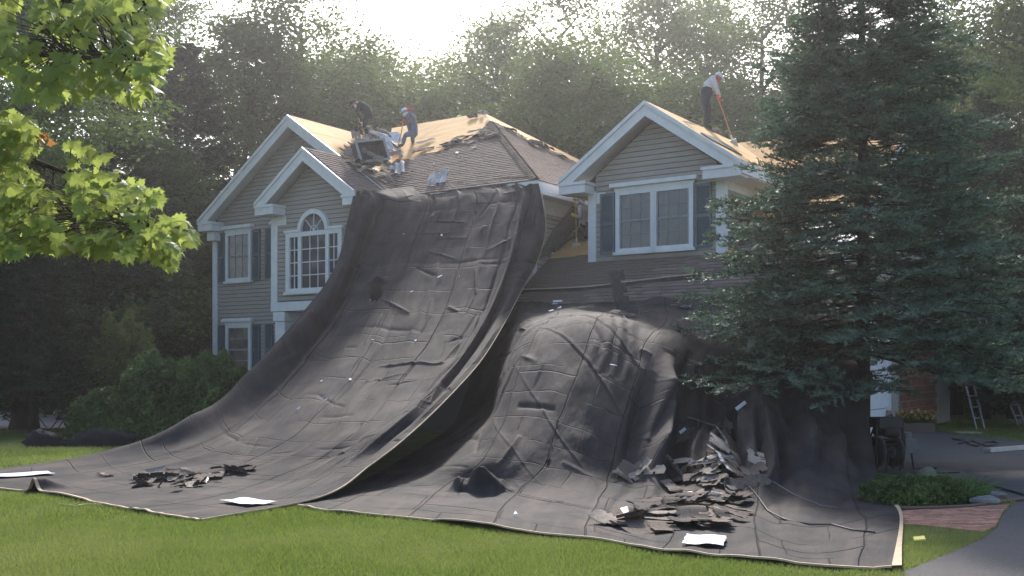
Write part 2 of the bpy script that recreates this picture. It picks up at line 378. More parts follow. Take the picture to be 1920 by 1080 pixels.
# --- windows
def window(parent, wl_, t0, t1, z0, z1, hood=True, cols=3, rows=4, shade=.5, grid=True, fr=.1):
    y = wl_; f = MB()
    f.box((t0, y - .07, z0), (t0 + fr, y, z1)); f.box((t1 - fr, y - .07, z0), (t1, y, z1))
    f.box((t0 + fr, y - .068, z1 - fr), (t1 - fr, y, z1)); f.box((t0 + fr, y - .068, z0), (t1 - fr, y, z0 + fr * .8))
    win = f.build('window', M_trim, parent)
    MB().box((t0 + fr, y - .022, z0 + fr * .8), (t1 - fr, y - .012, z1 - fr)).build('pane', M_glass, win)
    zm = (z0 + z1) / 2; a, b = t0 + fr, t1 - fr
    s = MB(); s.box((a, y - .05, zm - .025), (b, y - .024, zm + .025))
    for (tt) in (a, b - .035): s.box((tt, y - .046, z0 + fr), (tt + .035, y - .023, z1 - fr))
    s.build('sash_frame', mat('sash_grey', (.25, .27, .30), .6), win)
    MB().box((a + .04, y - .0215, zm + .03), (b - .04, y - .02, z1 - fr - .01)).build('blind', M_screen if shade < .6 else M_curt, win)
    g = MB()
    for k in range(1, cols): x = a + (b - a) * k / cols; g.box((x - .009, y - .032, z0 + fr), (x + .009, y - .024, z1 - fr))
    for k in range(1, rows):
        if k == rows // 2: continue
        z = z0 + fr + (z1 - z0 - 2 * fr) * k / rows; g.box((a, y - .0335, z - .009), (b, y - .0245, z + .009))
    g.build('muntin', mat('muntin_grey', (.20, .21, .23), .6), win)
    MB().box((t0 - .05, y - .11, z0 - .07), (t1 + .05, y, z0)).build('sill', M_trim, win)
    if hood:
        h = MB(); h.box((t0 - .03, y - .08, z1 + .001), (t1 + .03, y, z1 + .08)); h.box((t0 - .1, y - .15, z1 + .08), (t1 + .1, y, z1 + .15)); h.box((t0 - .07, y - .12, z1 + .15), (t1 + .07, y, z1 + .18))
        h.build('window_hood', M_trim, win)
    return win
def shutter(parent, y, t0, t1, z0, z1):
    f = MB(); f.box((t0, y - .05, z0), (t0 + .045, y, z1)); f.box((t1 - .045, y - .05, z0), (t1, y, z1))
    zm = (z0 + z1) / 2
    for (a, b) in ((z0, z0 + .06), (zm - .035, zm + .035), (z1 - .06, z1)): f.box((t0 + .045, y - .048, a), (t1 - .045, y, b))
    s = f.build('shutter', M_shut, parent); l = MB(); z = z0 + .07
    while z < z1 - .07:
        if abs(z - zm) > .04: l.add([(t0 + .045, y - .04, z), (t1 - .045, y - .04, z), (t1 - .045, y - .015, z + .03), (t0 + .045, y - .015, z + .03)], [(0, 1, 2, 3)])
        z += .034
    l.box((t0 + .045, y - .01, z0 + .06), (t1 - .045, y - .004, z1 - .06)); l.build('louvres', M_shut, s); return s
window(wf, -.028, .57, 1.66, 4.17, 5.62)
shutter(wf, -.03, .22, .53, 4.17, 5.62); shutter(wf, -.03, 1.70, 2.02, 4.17, 5.62)
shutter(wf, -.03, 2.24, 2.55, 4.17, 5.62)
window(wf, -.028, .57, 1.66, 1.4, 2.88)
shutter(wf, -.03, .22, .53, 1.4, 2.88); shutter(wf, -.03, 1.70, 2.02, 1.4, 2.88); shutter(wf, -.03, 2.24, 2.55, 1.4, 2.88)
window(wf, -.028, 4.75, 5.6, 1.3, 2.6); window(wf, -.028, 2.6, 3.6, 4.17, 5.62)
# arched window
yb = by - .026; f = MB()
for (a, b, z0, z1) in ((4.47, 4.62, 3.62, 5.18), (4.93, 5.05, 3.62, 5.18), (5.93, 6.05, 3.62, 5.18), (6.36, 6.5, 3.62, 5.18)): f.box((a, yb - .07, z0), (b, yb, z1))
for (a, b) in ((4.62, 4.93), (5.05, 5.93), (6.05, 6.36)):
    f.box((a, yb - .066, 3.62), (b, yb, 3.70)); f.box((a, yb - .066, 5.06), (b, yb, 5.18))
f.box((4.43, yb - .11, 3.54), (6.54, yb, 3.618)); f.box((4.42, yb - .09, 5.182), (4.92, yb, 5.25)); f.box((6.06, yb - .09, 5.182), (6.56, yb, 5.25))
cx = 5.49; ro, ri = .56, .44; N = 20
for k in range(N):
    a0, a1 = math.pi * k / N, math.pi * (k + 1) / N
    q = [(cx + r * math.cos(a), yb, 5.183 + r * math.sin(a)) for r, a in ((ri, a0), (ro, a0), (ro, a1), (ri, a1))]
    f.prism(q, (0, -.10, 0))
aw = f.build('arched_window', M_trim, bay)
for (a, b, nc) in ((4.62, 4.93, 2), (5.05, 5.93, 3), (6.05, 6.36, 2)):
    MB().box((a, yb - .02, 3.70), (b, yb - .01, 5.06)).build('pane', M_glass, aw); g = MB()
    for k in range(1, nc): x = a + (b - a) * k / nc; g.box((x - .012, yb - .04, 3.70), (x + .012, yb - .022, 5.06))
    for k in range(1, 4): z = 3.7 + 1.36 * k / 4; g.box((a, yb - .042, z - .012), (b, yb - .0225, z + .012))
    g.build('muntin', M_trim, aw)
MB().prism([(cx, yb - .01, 5.183)] + [(cx + ri * math.cos(math.pi * k / 16), yb - .01, 5.183 + ri * math.sin(math.pi * k / 16)) for k in range(17)], (0, -.01, 0)).build('fanlight_pane', M_glass, aw)
g = MB()
for a in (.25 * math.pi, .5 * math.pi, .75 * math.pi): g.bar((cx, yb - .035, 5.19), (cx + ri * math.cos(a), yb - .035, 5.183 + ri * math.sin(a)), .02, .02)
g.tube([(cx + .13 * math.cos(math.pi * k / 8), yb - .034, 5.19 + .13 * math.sin(math.pi * k / 8)) for k in range(9)], .011, 5); g.build('muntin', M_trim, aw)
# gable vent
v = MB()
for k in range(9): v.add([(3.42, -.05, 7.45 + k * .05), (3.68, -.05, 7.45 + k * .05), (3.68, -.02, 7.49 + k * .05), (3.42, -.02, 7.49 + k * .05)], [(0, 1, 2, 3)])
v.box((3.38, -.06, 7.40), (3.42, -.01, 7.94)); v.box((3.68, -.06, 7.40), (3.72, -.01, 7.94)); v.box((3.42, -.058, 7.90), (3.68, -.01, 7.94)); v.box((3.42, -.058, 7.40), (3.68, -.01, 7.44)); v.build('gable_vent', M_siding, wf)
# --- roof decks
def deck(pl, poly, th=.12, name='roof_deck', m=M_trim):
    return piece(pl, poly, -th, 0, name, m, house)
c62, s62 = sl(.62); c69, s69 = sl(.69); c715, s715 = sl(.715)
RM = Pl((0, -.4, ZE), (1, 0, 0), (0, c62, s62))
vp = 5.6 / c62; vj = 4.24 / c62
polyM = [(7.41, 0), (11.8, 0), (6.2, vp), (2.5, vp), (3.6, vj)]
dM = deck(RM, polyM)
# stripped / shingled split on the front slope
bnd = [RM.px(*q) for q in ((722, 318), (745, 300), (776, 300), (790, 290), (830, 286), (836, 268), (880, 262), (893, 252), (918, 228))]
hip = lambda v: 11.8 - 5.6 * v / vp
def rag(pts):
    o = [pts[0]]
    for a, b in zip(pts, pts[1:]):
        L = math.hypot(b[0] - a[0], b[1] - a[1]); k = max(1, int(L / .3))
        for i in range(1, k + 1): o.append((a[0] + (b[0] - a[0]) * i / k + (rnd.uniform(-.05, .05) if i < k else 0), a[1] + (b[1] - a[1]) * i / k + (rnd.uniform(-.06, .06) if i < k else 0)))
    return o
bnd = rag(bnd); bl = bnd[-1]; uval = 7.41 + (3.6 - 7.41) * bnd[0][1] / vj
polyS = [(7.41, 0.0), (11.8, 0.0), (hip(bl[1]) + .0, bl[1])] + list(reversed(bnd)) + [(uval, bnd[0][1])]
sheets(RM, polyM, dM)
shingle_field(RM, polyS, dM)
# right hip slope
RR = Pl((11.8, 0, ZE), (0, 1, 0), (-c62, 0, s62))
polyR = [(-.4, 0), (10.8, 0), (5.2, vp)]
dR = deck(RR, polyR)
sheets(RR, polyR, dR)
vt = bl[1]
polyRS = [(-.4, 0), (9.4, 0), (RR.px(1052, 292)[0], RR.px(1052, 292)[1]), (RR.px(985, 262)), (RR.px(950, 240)), (-.4 + 5.6 * vt / vp, vt)]
shingle_field(RR, polyRS, dR)
# hip cap shingles
a = RM.p(11.8, 0, .05); b = RM.p(hip(bl[1]), bl[1], .05); k = int((b - a).length / .16)
for i in range(k):
    p = a + (b - a) * i / k; q = a + (b - a) * (i + 1.25) / k; h = rnd.uniform(0, .01)
    l = Vector((-.16, -.02, -.03)); r = Vector((.02, .16, -.03)); u = Vector((0, 0, .03 + h))
    mb = MB(); mb.add([p + u, p + l + u, p + r + u, q + Vector((0, 0, .01)), q + l, q + r], [(0, 3, 4, 1), (0, 2, 5, 3)]); mb.build('hip_cap_shingle', M_shingle, dR)
# back and left slopes of the main block
MB().add([(2.5, 5.2, 9.47), (6.2, 5.2, 9.47), (11.8, 10.8, 6), (-.2, 10.8, 6)], [(0, 1, 2, 3)]).build('back_slope', M_shingle, house)
MB().add([(2.5, 5.2, 9.46), (3.6, 3.84, 8.62), (1.0, 7.5, 6.8), (-.2, 10.8, 6)], [(0, 1, 2), (0, 2, 3)]).build('side_slope', M_shingle, house)
# left gable wing: right and left slopes
RG = Pl((7.41, 0, ZE), (0, 1, 0), (-c69, 0, s69)); vg = 3.81 / c69
dG = deck(RG, [(-.4, 0), (3.84, vg), (-.4, vg)])
polyG = [(-.4, 0), (3.84, vg), (-.4, vg)]
sheets(RG, polyG, dG)
b2 = rag([RG.px(*q) for q in ((641, 291), (662, 302), (690, 318))]); b2[0] = (-.4, b2[0][1])
vv = b2[-1][1]
polyGS = [(-.4, 0.0), (-.4 + 4.24 * b2[-1][1] / vg, b2[-1][1])] + list(reversed(b2))
shingle_field(RG, polyGS, dG)
LG = Pl((-.2, 0, ZE), (0, -1, 0), (c69, 0, s69))
dLG = deck(LG, [(-9.8, 0), (.4, 0), (.4, vg - .001), (-7.5, vg - .001)]); shingle_field(LG, [(-2, 0), (.4, 0), (.4, vg), (-2, vg)], dLG)
# bay gable roof
RB = Pl((7.29, 0, ZE), (0, 1, 0), (-c715, 0, s715)); vb = 1.79 / c715
dB = deck(RB, [(-1.7, 0), (-.402, 0), (-.402, vb), (-1.7, vb)], .1); shingle_field(RB, [(-1.72, -.03), (-.40, -.03), (-.40, vb), (-1.72, vb)], dB)
LB = Pl((3.71, 0, ZE), (0, -1, 0), (c715, 0, s715))
dB2 = deck(LB, [(0, 0), (1.7, 0), (1.7, vb - .001), (0, vb - .001)], .1); shingle_field(LB, [(0, -.03), (1.72, -.03), (1.72, vb), (0, vb)], dB2)
# --- rakes and returns
def rake(tl, ta, tr, ze, za, n, hb=.24, mold=.085, right_to=1.0, th=.04):
    def side(t0, t1, z0, z1, nn, dz0, dz1, thk):
        MB().prism([(t0, nn, z0 + dz0), (t1, nn, z1 + dz0), (t1, nn, z1 + dz1), (t0, nn, z0 + dz1)], (0, thk, 0)).build('rake_board', M_trim, house)
    tr2 = ta + (tr - ta) * right_to; zr2 = za + (ze - za) * right_to
    for (t0, z0) in ((tl, ze), (tr2, zr2)):
        side(t0, ta, z0, za, n - th, -mold + .004, -mold - hb, th + .004)
        side(t0, ta, z0, za, n - th - .04, .01, -mold, th + .03)
def ret(t0, t1, n0, n1, z1, h=.26):
    m = MB(); m.box((t0 + .03, n0 + .03, z1 - h), (t1 - .03, n1, z1 - .07)); m.box((t0, n0, z1 - .068), (t1, n1, z1)); m.build('cornice_return', M_trim, house)
rake(-.2, 3.6, 7.41, ZE, 8.63, -.44, right_to=.52)
ret(-.22, .42, -.5, 0, 5.93)
MB().box((.0, -.3, 5.4), (.3, -.001, 5.665)).build('frieze_block', M_trim, house)
rake(3.71, 5.5, 7.29, ZE, 7.28, -1.74, hb=.26)
ret(3.69, 4.42, -1.8, by, 5.93); ret(6.85, 7.31, -1.8, by, 5.93)
MB().box((4.0, by - .035, 5.42), (4.42, by - .001, 5.665)).build('frieze_block', M_trim, house)
# main front and right eaves
f = MB(); f.box((7.31, -.44, 5.74), (11.83, -.402, 5.98)); f.build('fascia', M_trim, house)
f = MB(); f.box((11.805, -.44, 5.70), (11.84, 10.8, 5.97)); f.build('fascia', M_trim, house)
f = MB(); f.box((11.4, -.40, 5.70), (11.80, 10.8, 5.73)); f.build('soffit', M_trim, house)
f = MB(); f.box((7.31, -.40, 5.705), (11.39, 0, 5.735)); f.build('soffit', M_trim, house)
f = MB(); f.box((11.401, .001, 5.36), (11.44, 9.8, 5.698)); f.build('frieze_board', M_trim, house)
# --- right wing
RW = Pl((0, -1.4, 2.84), (1, 0, 0), (0, c69, s69)); vw = 6.9 / c69
polyW = [(11.46, 0), (18.8, 0), (18.8, vw), (11.46, vw)]
dW = deck(RW, polyW)
sheets(RW, [(11.47, 2.0), (18.8, 2.0), (18.8, vw), (11.47, vw)], dW)
vd = 1.8 / c69
shingle_field(RW, [(11.47, 0), (18.8, 0), (18.8, vd + .9), (16.3, vd + .5), (16.3, vd - .02), (12.7, vd - .02), (12.6, vd + .35), (11.47, vd + .3)], dW)
RWb = Pl((18.8, 12.4, 2.84), (-1, 0, 0), (0, -c69, s69)); dWb = deck(RWb, [(0, 0), (7.3, 0), (7.3, vw - .001), (0, vw - .001)])
# roofing felt left on the wing slope beside the worker and near the ridge
def felt(pl, pts, h=.03, name='roofing_felt', m=None, parent=None): return piece(pl, pts, .016, h, name, m or M_felt, parent or dW)
fl = [RW.px(*q) for q in ((1012, 470), (1082, 372), (1100, 372), (1075, 405), (1036, 470))]
fl = [RW.px(*q) for q in ((1016, 468), (1080, 376), (1100, 372), (1090, 408), (1062, 438), (1034, 468))]; felt(RW, [(11.47, fl[0][1])] + [(max(11.47, u), v) for u, v in fl[1:][::-1]] + [(11.47, fl[1][1])])
felt(RW, [(13, 5.2), (18.7, 5.6), (18.7, 6.5), (16, 6.2), (13, 6.6)])
felt(RW, [RW.px(*q) for q in ((1505, 470), (1640, 470), (1640, 400), (1600, 405), (1500, 432))], .035, 'metal_flashing', M_metal)
wing = MB().box((11.47, -.9, 0), (18.4, 11.9, 2.7)).build('wing_wall', M_siding, house)
MB().prism([(18.25, -.9, 2.7), (18.25, 11.9, 2.7), (18.25, 5.5, 7.4)], (.15, 0, 0)).build('gable_end_wall', M_siding, house)
PW = Pl((18.4, 0, 0), (0, 1, 0), (0, 0, 1))
clapboards(PW, [(-.9, .2), (2.4, .2), (2.4, 2.7), (-.9, 2.7)], wing); clapboards(PW, [(-1.0, 2.72), (12, 2.72), (5.5, 7.2)], wing)
clapboards(PW, [(5.06, .2), (5.9, .2), (5.9, 2.7), (5.06, 2.7)], wing)
clapboards(Pl((0, -.9, 0), (1, 0, 0), (0, 0, 1)), [(11.5, .2), (18.4, .2), (18.4, 2.7), (11.5, 2.7)], wing)
gd = MB()
for k in range(4): gd.box((18.41, 2.45, .05 + k * .6), (18.45, 4.95, .63 + k * .6))
gd.box((18.4, 2.3, 0), (18.47, 2.44, 2.6)); gd.box((18.4, 4.96, 0), (18.47, 5.05, 2.6)); gd.box((18.4, 2.3, 2.601), (18.47, 5.05, 2.72)); gd.build('garage_door', M_trim, house)
bv = MB().box((18.401, 5.95, 0), (18.45, 9.9, 2.65)).build('brick_veneer', M_mortar, house)
bwm = [MB().box((0, 0, 0), (.018, L, .17)).mesh('brick', M_brick) for L in (.38, .18)]
for r in range(14):
    n = 5.96 - (r % 2) * .2; k = 0
    while n < 9.86:
        L = .38
        a0 = max(n, 5.955)
        if n < 5.9: me = bwm[1]
        else: me = bwm[0]
        if a0 + (.18 if me is bwm[1] else .38) <= 9.9:
            o = link(bpy.data.objects.new('brick', me), bv); o.location = (18.45, a0, .02 + r * .187)
        n += .395
rk = MB(); rk.prism([(18.8, -1.4, 2.84), (18.8, 5.5, 7.6), (18.8, 12.4, 2.84), (18.8, 12.4, 2.55), (18.8, 5.5, 7.3), (18.8, -1.4, 2.55)], (.05, 0, 0)).build('rake_board', M_trim, house)
MB().box((11.5, -1.44, 2.58), (18.8, -1.40, 2.80)).build('fascia', M_trim, house)
# --- dormer
dn = .4
dw = MB().prism([(12.75, dn, 3.95), (16.15, dn, 3.95), (16.15, dn, 6.0), (14.45, dn, 7.25), (12.75, dn, 6.0)], (0, .12, 0)).build('dormer_wall', M_back, house)
dside = MB().prism([(16.15, dn, 3.9), (16.15, 3.4, 5.9), (16.15, dn, 5.9)], (-.1, 0, 0)).build('dormer_side_wall', M_back, house)
MB().prism([(12.75, dn + .13, 4.1), (12.75, 3.4, 5.95), (12.75, dn + .13, 5.9)], (.1, 0, 0)).build('dormer_side_wall', M_back, house)
PD = Pl((0, dn, 0), (1, 0, 0), (0, 0, 1))
clapboards(PD, [(12.94, 4.2), (15.97, 4.2), (15.97, 6.1), (14.45, 7.2), (12.94, 6.1)], dw, .118)
clapboards(Pl((16.15, 0, 0), (0, 1, 0), (0, 0, 1)), [(dn + .1, 4.1), (3.3, 5.55), (dn + .1, 5.55)], dside, .118)
MB().box((12.94, dn - .03, 4.06), (15.97, dn - .001, 4.19)).build('skirt_board', M_siding, dw)
for (a, b, z) in ((12.74, 12.95, 3.98), (15.96, 16.18, 3.98)): MB().box((a, dn - .04, z), (b, dn + .1, 5.74)).build('corner_board', M_trim, dw)
MB().box((12.96, dn - .036, 5.45), (13.2, dn - .001, 5.70)).build('frieze_block', M_trim, dw)
window(dw, dn - .028, 13.5, 14.50, 4.27, 5.68, hood=False, shade=.7); window(dw, dn - .028, 14.44, 15.44, 4.27, 5.68, hood=False, shade=.7)
h = MB(); h.box((13.47, dn - .1, 5.681), (15.47, dn - .02, 5.76)); h.box((13.38, dn - .18, 5.761), (15.56, dn - .02, 5.85)); h.build('window_hood', M_trim, dw)
shutter(dw, dn - .03, 13.08, 13.46, 4.25, 5.66); shutter(dw, dn - .03, 15.48, 15.86, 4.25, 5.66)
zda = 6.0 + 2.25 * .69
DR = Pl((16.7, 0, ZE), (0, 1, 0), (-c69, 0, s69)); vdm = 2.25 / c69
polyD = [(0, 0), (3.1, 0), (5.4, vdm), (0, vdm)]
dD = deck(DR, polyD); sheets(DR, polyD, dD)
felt(DR, [(.05, .9), (1.0, .5), (1.6, 1.1), (1.4, 1.5), (.15, 1.25)], .04, 'torn_underlayment', M_shin_d, dD)
DL = Pl((12.2, 0, ZE), (0, -1, 0), (c69, 0, s69)); dDL = deck(DL, [(-3.1, 0), (0, 0), (0, vdm - .001), (-5.4, vdm - .001)])
rake(12.2, 14.45, 16.7, ZE, zda, -.04, hb=.24)
ret(12.18, 12.93, -.1, dn, 5.93); ret(15.80, 16.72, -.1, dn, 5.93)
MB().box((16.705, -.04, 5.72), (16.74, 3.0, 5.97)).build('fascia', M_trim, house)
MB().box((16.19, dn, 5.70), (16.70, 3.0, 5.73)).build('soffit', M_trim, house); MB().box((12.2, dn, 5.70), (12.73, 3.0, 5.73)).build('soffit', M_trim, house)
MB().box((16.151, dn + .11, 5.5), (16.19, 3.0, 5.699)).build('frieze_board', M_trim, house)
# shingle tabs: the 300 nearest are pieces, the rest one joined part per slope
tabs.sort(key=lambda q: q[0])
for d, mb, par, m in tabs[:300]: mb.build('shingle', m, par)
rest = {}
for d, mb, par, m in tabs[300:]: rest.setdefault(par.name, [par, MB(), m])[1].add(mb.v, mb.f)
for par, mb, m in rest.values(): o = mb.build('shingle_courses', m, par); o['kind'] = 'stuff'
# ------------------------------------------------------------ tarps
def cr(p0, p1, p2, p3, t):
    return .5 * ((2 * p1) + (-p0 + p2) * t + (2 * p0 - 5 * p1 + 4 * p2 - p3) * t * t + (-p0 + 3 * p1 - 3 * p2 + p3) * t ** 3)
def interp(A, n, axis):
    A = np.moveaxis(A, axis, 0); k = A.shape[0]; o = []
    for s in np.linspace(0, k - 1, n):
        i = min(int(s), k - 2); t = s - i; p1, p2 = A[i], A[i + 1]; p0 = A[i - 1] if i > 0 else 2 * p1 - p2; p3 = A[i + 2] if i + 2 < k else 2 * p2 - p1
        o.append(cr(p0, p1, p2, p3, t))
    return np.moveaxis(np.array(o), 0, axis)
def surf(rows, nu, nv):
    A = np.array([[list(p) for p in r] for r in rows], float); return interp(interp(A, nv, 0), nu, 1)
def normals(S):
    du = np.gradient(S, axis=1); dv = np.gradient(S, axis=0); n = np.cross(dv, du); n /= np.linalg.norm(n, axis=2, keepdims=True) + 1e-9
    return n
def grid_obj(name, S, m, thick=.012):
    nv, nu = S.shape[:2]; idx = np.arange(nv * nu).reshape(nv, nu)
    F_ = np.stack([idx[:-1, :-1], idx[:-1, 1:], idx[1:, 1:], idx[1:, :-1]], -1).reshape(-1, 4)
    o = npobj(name, S.reshape(-1, 3), F_, m, smooth=True)
    su = np.linalg.norm(np.diff(S[nv // 2], axis=0), axis=1).sum(); sv = np.linalg.norm(np.diff(S[:, nu // 2], axis=0), axis=1).sum()
    uvl = o.data.uv_layers.new(name='sheet'); gx, gy = np.meshgrid(np.linspace(0, su, nu), np.linspace(0, sv, nv)); UV = np.stack([gx, gy], -1).reshape(-1, 2)
    uvl.data.foreach_set('uv', UV[F_.reshape(-1)].astype(np.float32).ravel()); return o
def hem(S_line, out, parent, wd=.05):
    k = len(S_line); V = []; 
    for i in range(k):
        p = Vector(S_line[i]); q = Vector(out[i]); d = (q - p).normalized()
        V += [p - d * .0 + Vector((0, 0, .008)), p + d * wd + Vector((0, 0, .012)), p + d * wd + Vector((0, 0, -.004)), p + Vector((0, 0, -.006))]
    F_ = []
    for i in range(k - 1):
        a, b = i * 4, (i + 1) * 4
        for j in range(4): F_.append((a + j, b + j, b + (j + 1) % 4, a + (j + 1) % 4))
    return npobj('hem', [tuple(v) for v in V], F_, M_hem, parent)
def rt(pl, px, py, h=.05): return tuple(pl.world(px, py, h))
def pt(px, py, D): return tuple(P(px, py, D))
def gd_(px, py, z=.03): return tuple(G(px, py, z))
rows1 = [
 [pt(664, 352, 26.35), pt(700, 357, 26.4), rt(RM, 772, 352), rt(RM, 832, 345), rt(RM, 893, 342), rt(RM, 955, 336), rt(RM, 1006, 333)],
 [pt(661, 372, 25.95), pt(722, 378, 26.1), pt(785, 378, 26.1), pt(850, 372, 25.6), pt(920, 365, 24.9), pt(980, 360, 24.4), pt(1014, 362, 24.35)],
 [pt(650, 420, 25.5), pt(705, 432, 25.6), pt(768, 435, 25.2), pt(836, 432, 24.5), pt(910, 424, 23.7), pt(972, 415, 23.3), pt(1023, 428, 24.0)],
 [pt(636, 480, 24.9), pt(680, 500, 24.9), pt(744, 502, 24.2), pt(815, 500, 23.3), pt(890, 495, 22.4), pt(955, 487, 22.0), pt(1006, 492, 23.1)],
 [pt(608, 535, 23.8), pt(648, 575, 23.5), pt(712, 580, 22.6), pt(785, 582, 21.6), pt(860, 580, 20.8), pt(925, 568, 20.5), pt(978, 545, 21.7)],
 [pt(560, 595, 22.7), pt(603, 645, 21.7), pt(670, 655, 20.7), pt(745, 660, 19.8), pt(820, 660, 19.0), pt(883, 642, 18.9), pt(945, 607, 20.0)],
 [pt(500, 662, 21.6), pt(545, 715, 20.0), pt(615, 728, 18.9), pt(690, 733, 18.1), pt(765, 733, 17.3), pt(828, 712, 17.2), pt(903, 675, 18.2)],
 [pt(430, 742, 20.3), pt(465, 790, 18.3), pt(538, 803, 17.2), pt(620, 808, 16.3), pt(700, 803, 15.6), pt(765, 782, 15.5), pt(842, 744, 16.2)],
 [pt(335, 800, 18.9), pt(372, 842, 16.9), pt(448, 858, 16.1), pt(532, 864, 15.45), pt(622, 860, 14.9), pt(690, 845, 14.6), pt(767, 815, 14.8)],
 [pt(222, 838, 18.3), gd_(258, 872, .08), gd_(338, 890, .06), gd_(430, 900, .05), gd_(532, 905, .06), pt(612, 896, 13.8), pt(694, 872, 13.6)],
 [pt(120, 862, 17.9), gd_(150, 890), gd_(230, 912), gd_(330, 926), gd_(430, 936), gd_(520, 938), pt(602, 931, 12.45)],
 [gd_(-40, 884), gd_(-20, 910), gd_(100, 926), gd_(200, 945), gd_(285, 960), gd_(340, 968), gd_(376, 975, .02)]]
nu, nv = 400, 600
S = surf(rows1, nu, nv); Nn = normals(S)
U_, V_ = np.meshgrid(np.linspace(0, 1, nu), np.linspace(0, 1, nv))
h = np.zeros_like(U_)
def crease(u0, v0, u1, v1, wd, amp, asp=1.0, ph=0):
    # ridge (amp>0) or valley along a segment in sheet coordinates; asp converts v to the same unit as u
    dx, dy = u1 - u0, (v1 - v0) * asp; L2 = dx * dx + dy * dy
    t = ((U_ - u0) * dx + (V_ - v0) * asp * dy) / L2; tc = np.clip(t, 0, 1)
    px_ = U_ - u0 - tc * dx; py_ = (V_ - v0) * asp - tc * dy
    s = np.where((U_ - u0) * dy - (V_ - v0) * asp * dx > 0, 1.0, 1.15)
    d = np.sqrt(px_ ** 2 + py_ ** 2) * s
    f = np.clip(1 - np.abs(t - .5) * 2, 0, 1) ** .35
    return amp * f * np.exp(-(d / wd) ** 1.5)
r1 = random.Random(5)
wob = vnoise(U_ * 3, V_ * 5, 3, 3) * .03
Uw = U_ + wob
for k, (uu, amp) in enumerate([(.14, .08), (.22, -.06), (.30, .055), (.40, -.06), (.50, .05), (.60, -.06), (.69, .05), (.77, -.06)]):
    tilt = (V_ - .5) * .05 * math.sin(k * 2.1)
    d = np.abs(Uw + tilt - uu)
    h += amp * np.exp(-(d / .008) ** 1.1) * np.clip(.35 + 1.6 * vnoise(V_ * 6, U_ * 2 + k, 20 + k, 2), .1, 1)
for k in range(120):
    u0 = r1.uniform(.05, .95); v0 = r1.uniform(.02, .97); L = r1.uniform(.03, .2)
    if r1.random() < .55: a = r1.gauss(0, .25)
    else: a = math.pi / 2 + r1.gauss(0, .2)
    h += crease(u0, v0, u0 + L * math.cos(a), v0 + L * math.sin(a) / 2.2, r1.uniform(.003, .007), r1.choice((-1, 1)) * r1.uniform(.015, .042), 2.2)
for vc in (.13, .27, .41, .55, .68):   # cross fold lines of the packed sheet
    h += -.022 * np.exp(-(np.abs(V_ + vnoise(U_ * 4, V_, 77, 2) * .02 - vc) / .0035) ** 1.3) * np.clip(.5 + 1.5 * vnoise(U_ * 5, V_ * 9, 41, 2), 0, 1)
h += .10 * vnoise(U_ * 5, V_ * 4, 9, 2) * (1 - np.exp(-V_ / .1)) * np.clip((1 - V_) * 4, .15, 1)
h += .035 * vnoise(U_ * 16, V_ * 18, 12, 2) + .005 * vnoise(U_ * 60, V_ * 60, 15, 2)
# long heavy folds of the left side hanging from the bay eave, and the turned-over right side
lf = np.exp(-((U_ - .06) / .09) ** 2) * np.clip(1.2 - V_, 0, 1)
h += lf * .12 * np.sin(U_ * 70 + V_ * 5 + 3 * vnoise(U_ * 5, V_ * 3, 71, 2))
h += -.22 * np.exp(-(np.abs(U_ - .885 - .01 * np.sin(V_ * 9)) / .028) ** 2) * np.clip(1.15 - V_, 0, 1) * np.clip(V_ * 6, 0, 1)
h += .10 * np.exp(-(np.abs(U_ - .835) / .012) ** 2) * np.clip(1.1 - V_, 0, 1) * np.clip(V_ * 6, 0, 1)
# dark pocket torn open
pk = np.exp(-(((U_ - .275) / .026) ** 2 + ((V_ - .325 - (U_ - .275) * .2) / .014) ** 2) ** 2)
h += -.42 * pk; h += .17 * np.exp(-(((U_ - .275) / .034) ** 2 + ((V_ - .303) / .006) ** 2))
# raised rolled margin along the left side
rl = np.clip(V_ * 8, 0, 1) * np.clip((1.0 - V_) * 7, 0, 1)
h += rl * (.26 * np.exp(-((U_ - .055 - .012 * np.sin(V_ * 13)) / .026) ** 2) - .10 * np.exp(-((U_ - .125 - .01 * np.sin(V_ * 11)) / .02) ** 2))
gnd = np.clip((S[:, :, 2] - .05) / .5, .12, 1)
edge = np.clip(np.minimum(np.minimum(U_ * 30, (1 - U_) * 30), np.minimum((1 - V_) * 60, V_ * 12)), .12, 1)
S = S + Nn * (h * gnd * edge)[:, :, None]
S[:, :, 2] = np.maximum(S[:, :, 2], .015 + .02 * (vnoise(U_ * 20, V_ * 20, 5, 2) + .5))
# lifted hem waves along the ground edge
tb = (np.abs(U_ - .245) < .012) * np.clip((V_ - .975) / .02, 0, 1) * (1 - (np.abs(U_ - .245) / .012)) ** .5 if False else 0
k = np.exp(-((U_ - .29) / .008) ** 2) * np.clip((V_ - .955) / .035, 0, 1)
S[:, :, 2] += .16 * k
S[:, :, 2] += .05 * np.clip((V_ - .97) / .03, 0, 1) * np.clip(vnoise(U_ * 14, V_, 31, 2), 0, 1)
t1 = grid_obj('debris_tarp', S, M_tarp)
tag(t1, 'tall dark grey tarp sloping from the main eave down onto the left lawn', 'tarp')
S1 = S
out_ = S1[-1] + (S1[-1] - S1[-4]); out_[:, 2] = S1[-1][:, 2]
hem(S1[-1][40:], out_[40:], t1, .045)
hem(S1[55:, -1], (S1[55:, -1] * 2 - S1[55:, -4]), t1, .03)
FOOT1 = [S1[0, 0], *S1[::30, 0], *S1[-1, ::20], S1[-1, -1], *S1[::-30, -1]]
def ongnd(px, py): return gd_(px, py, .035)
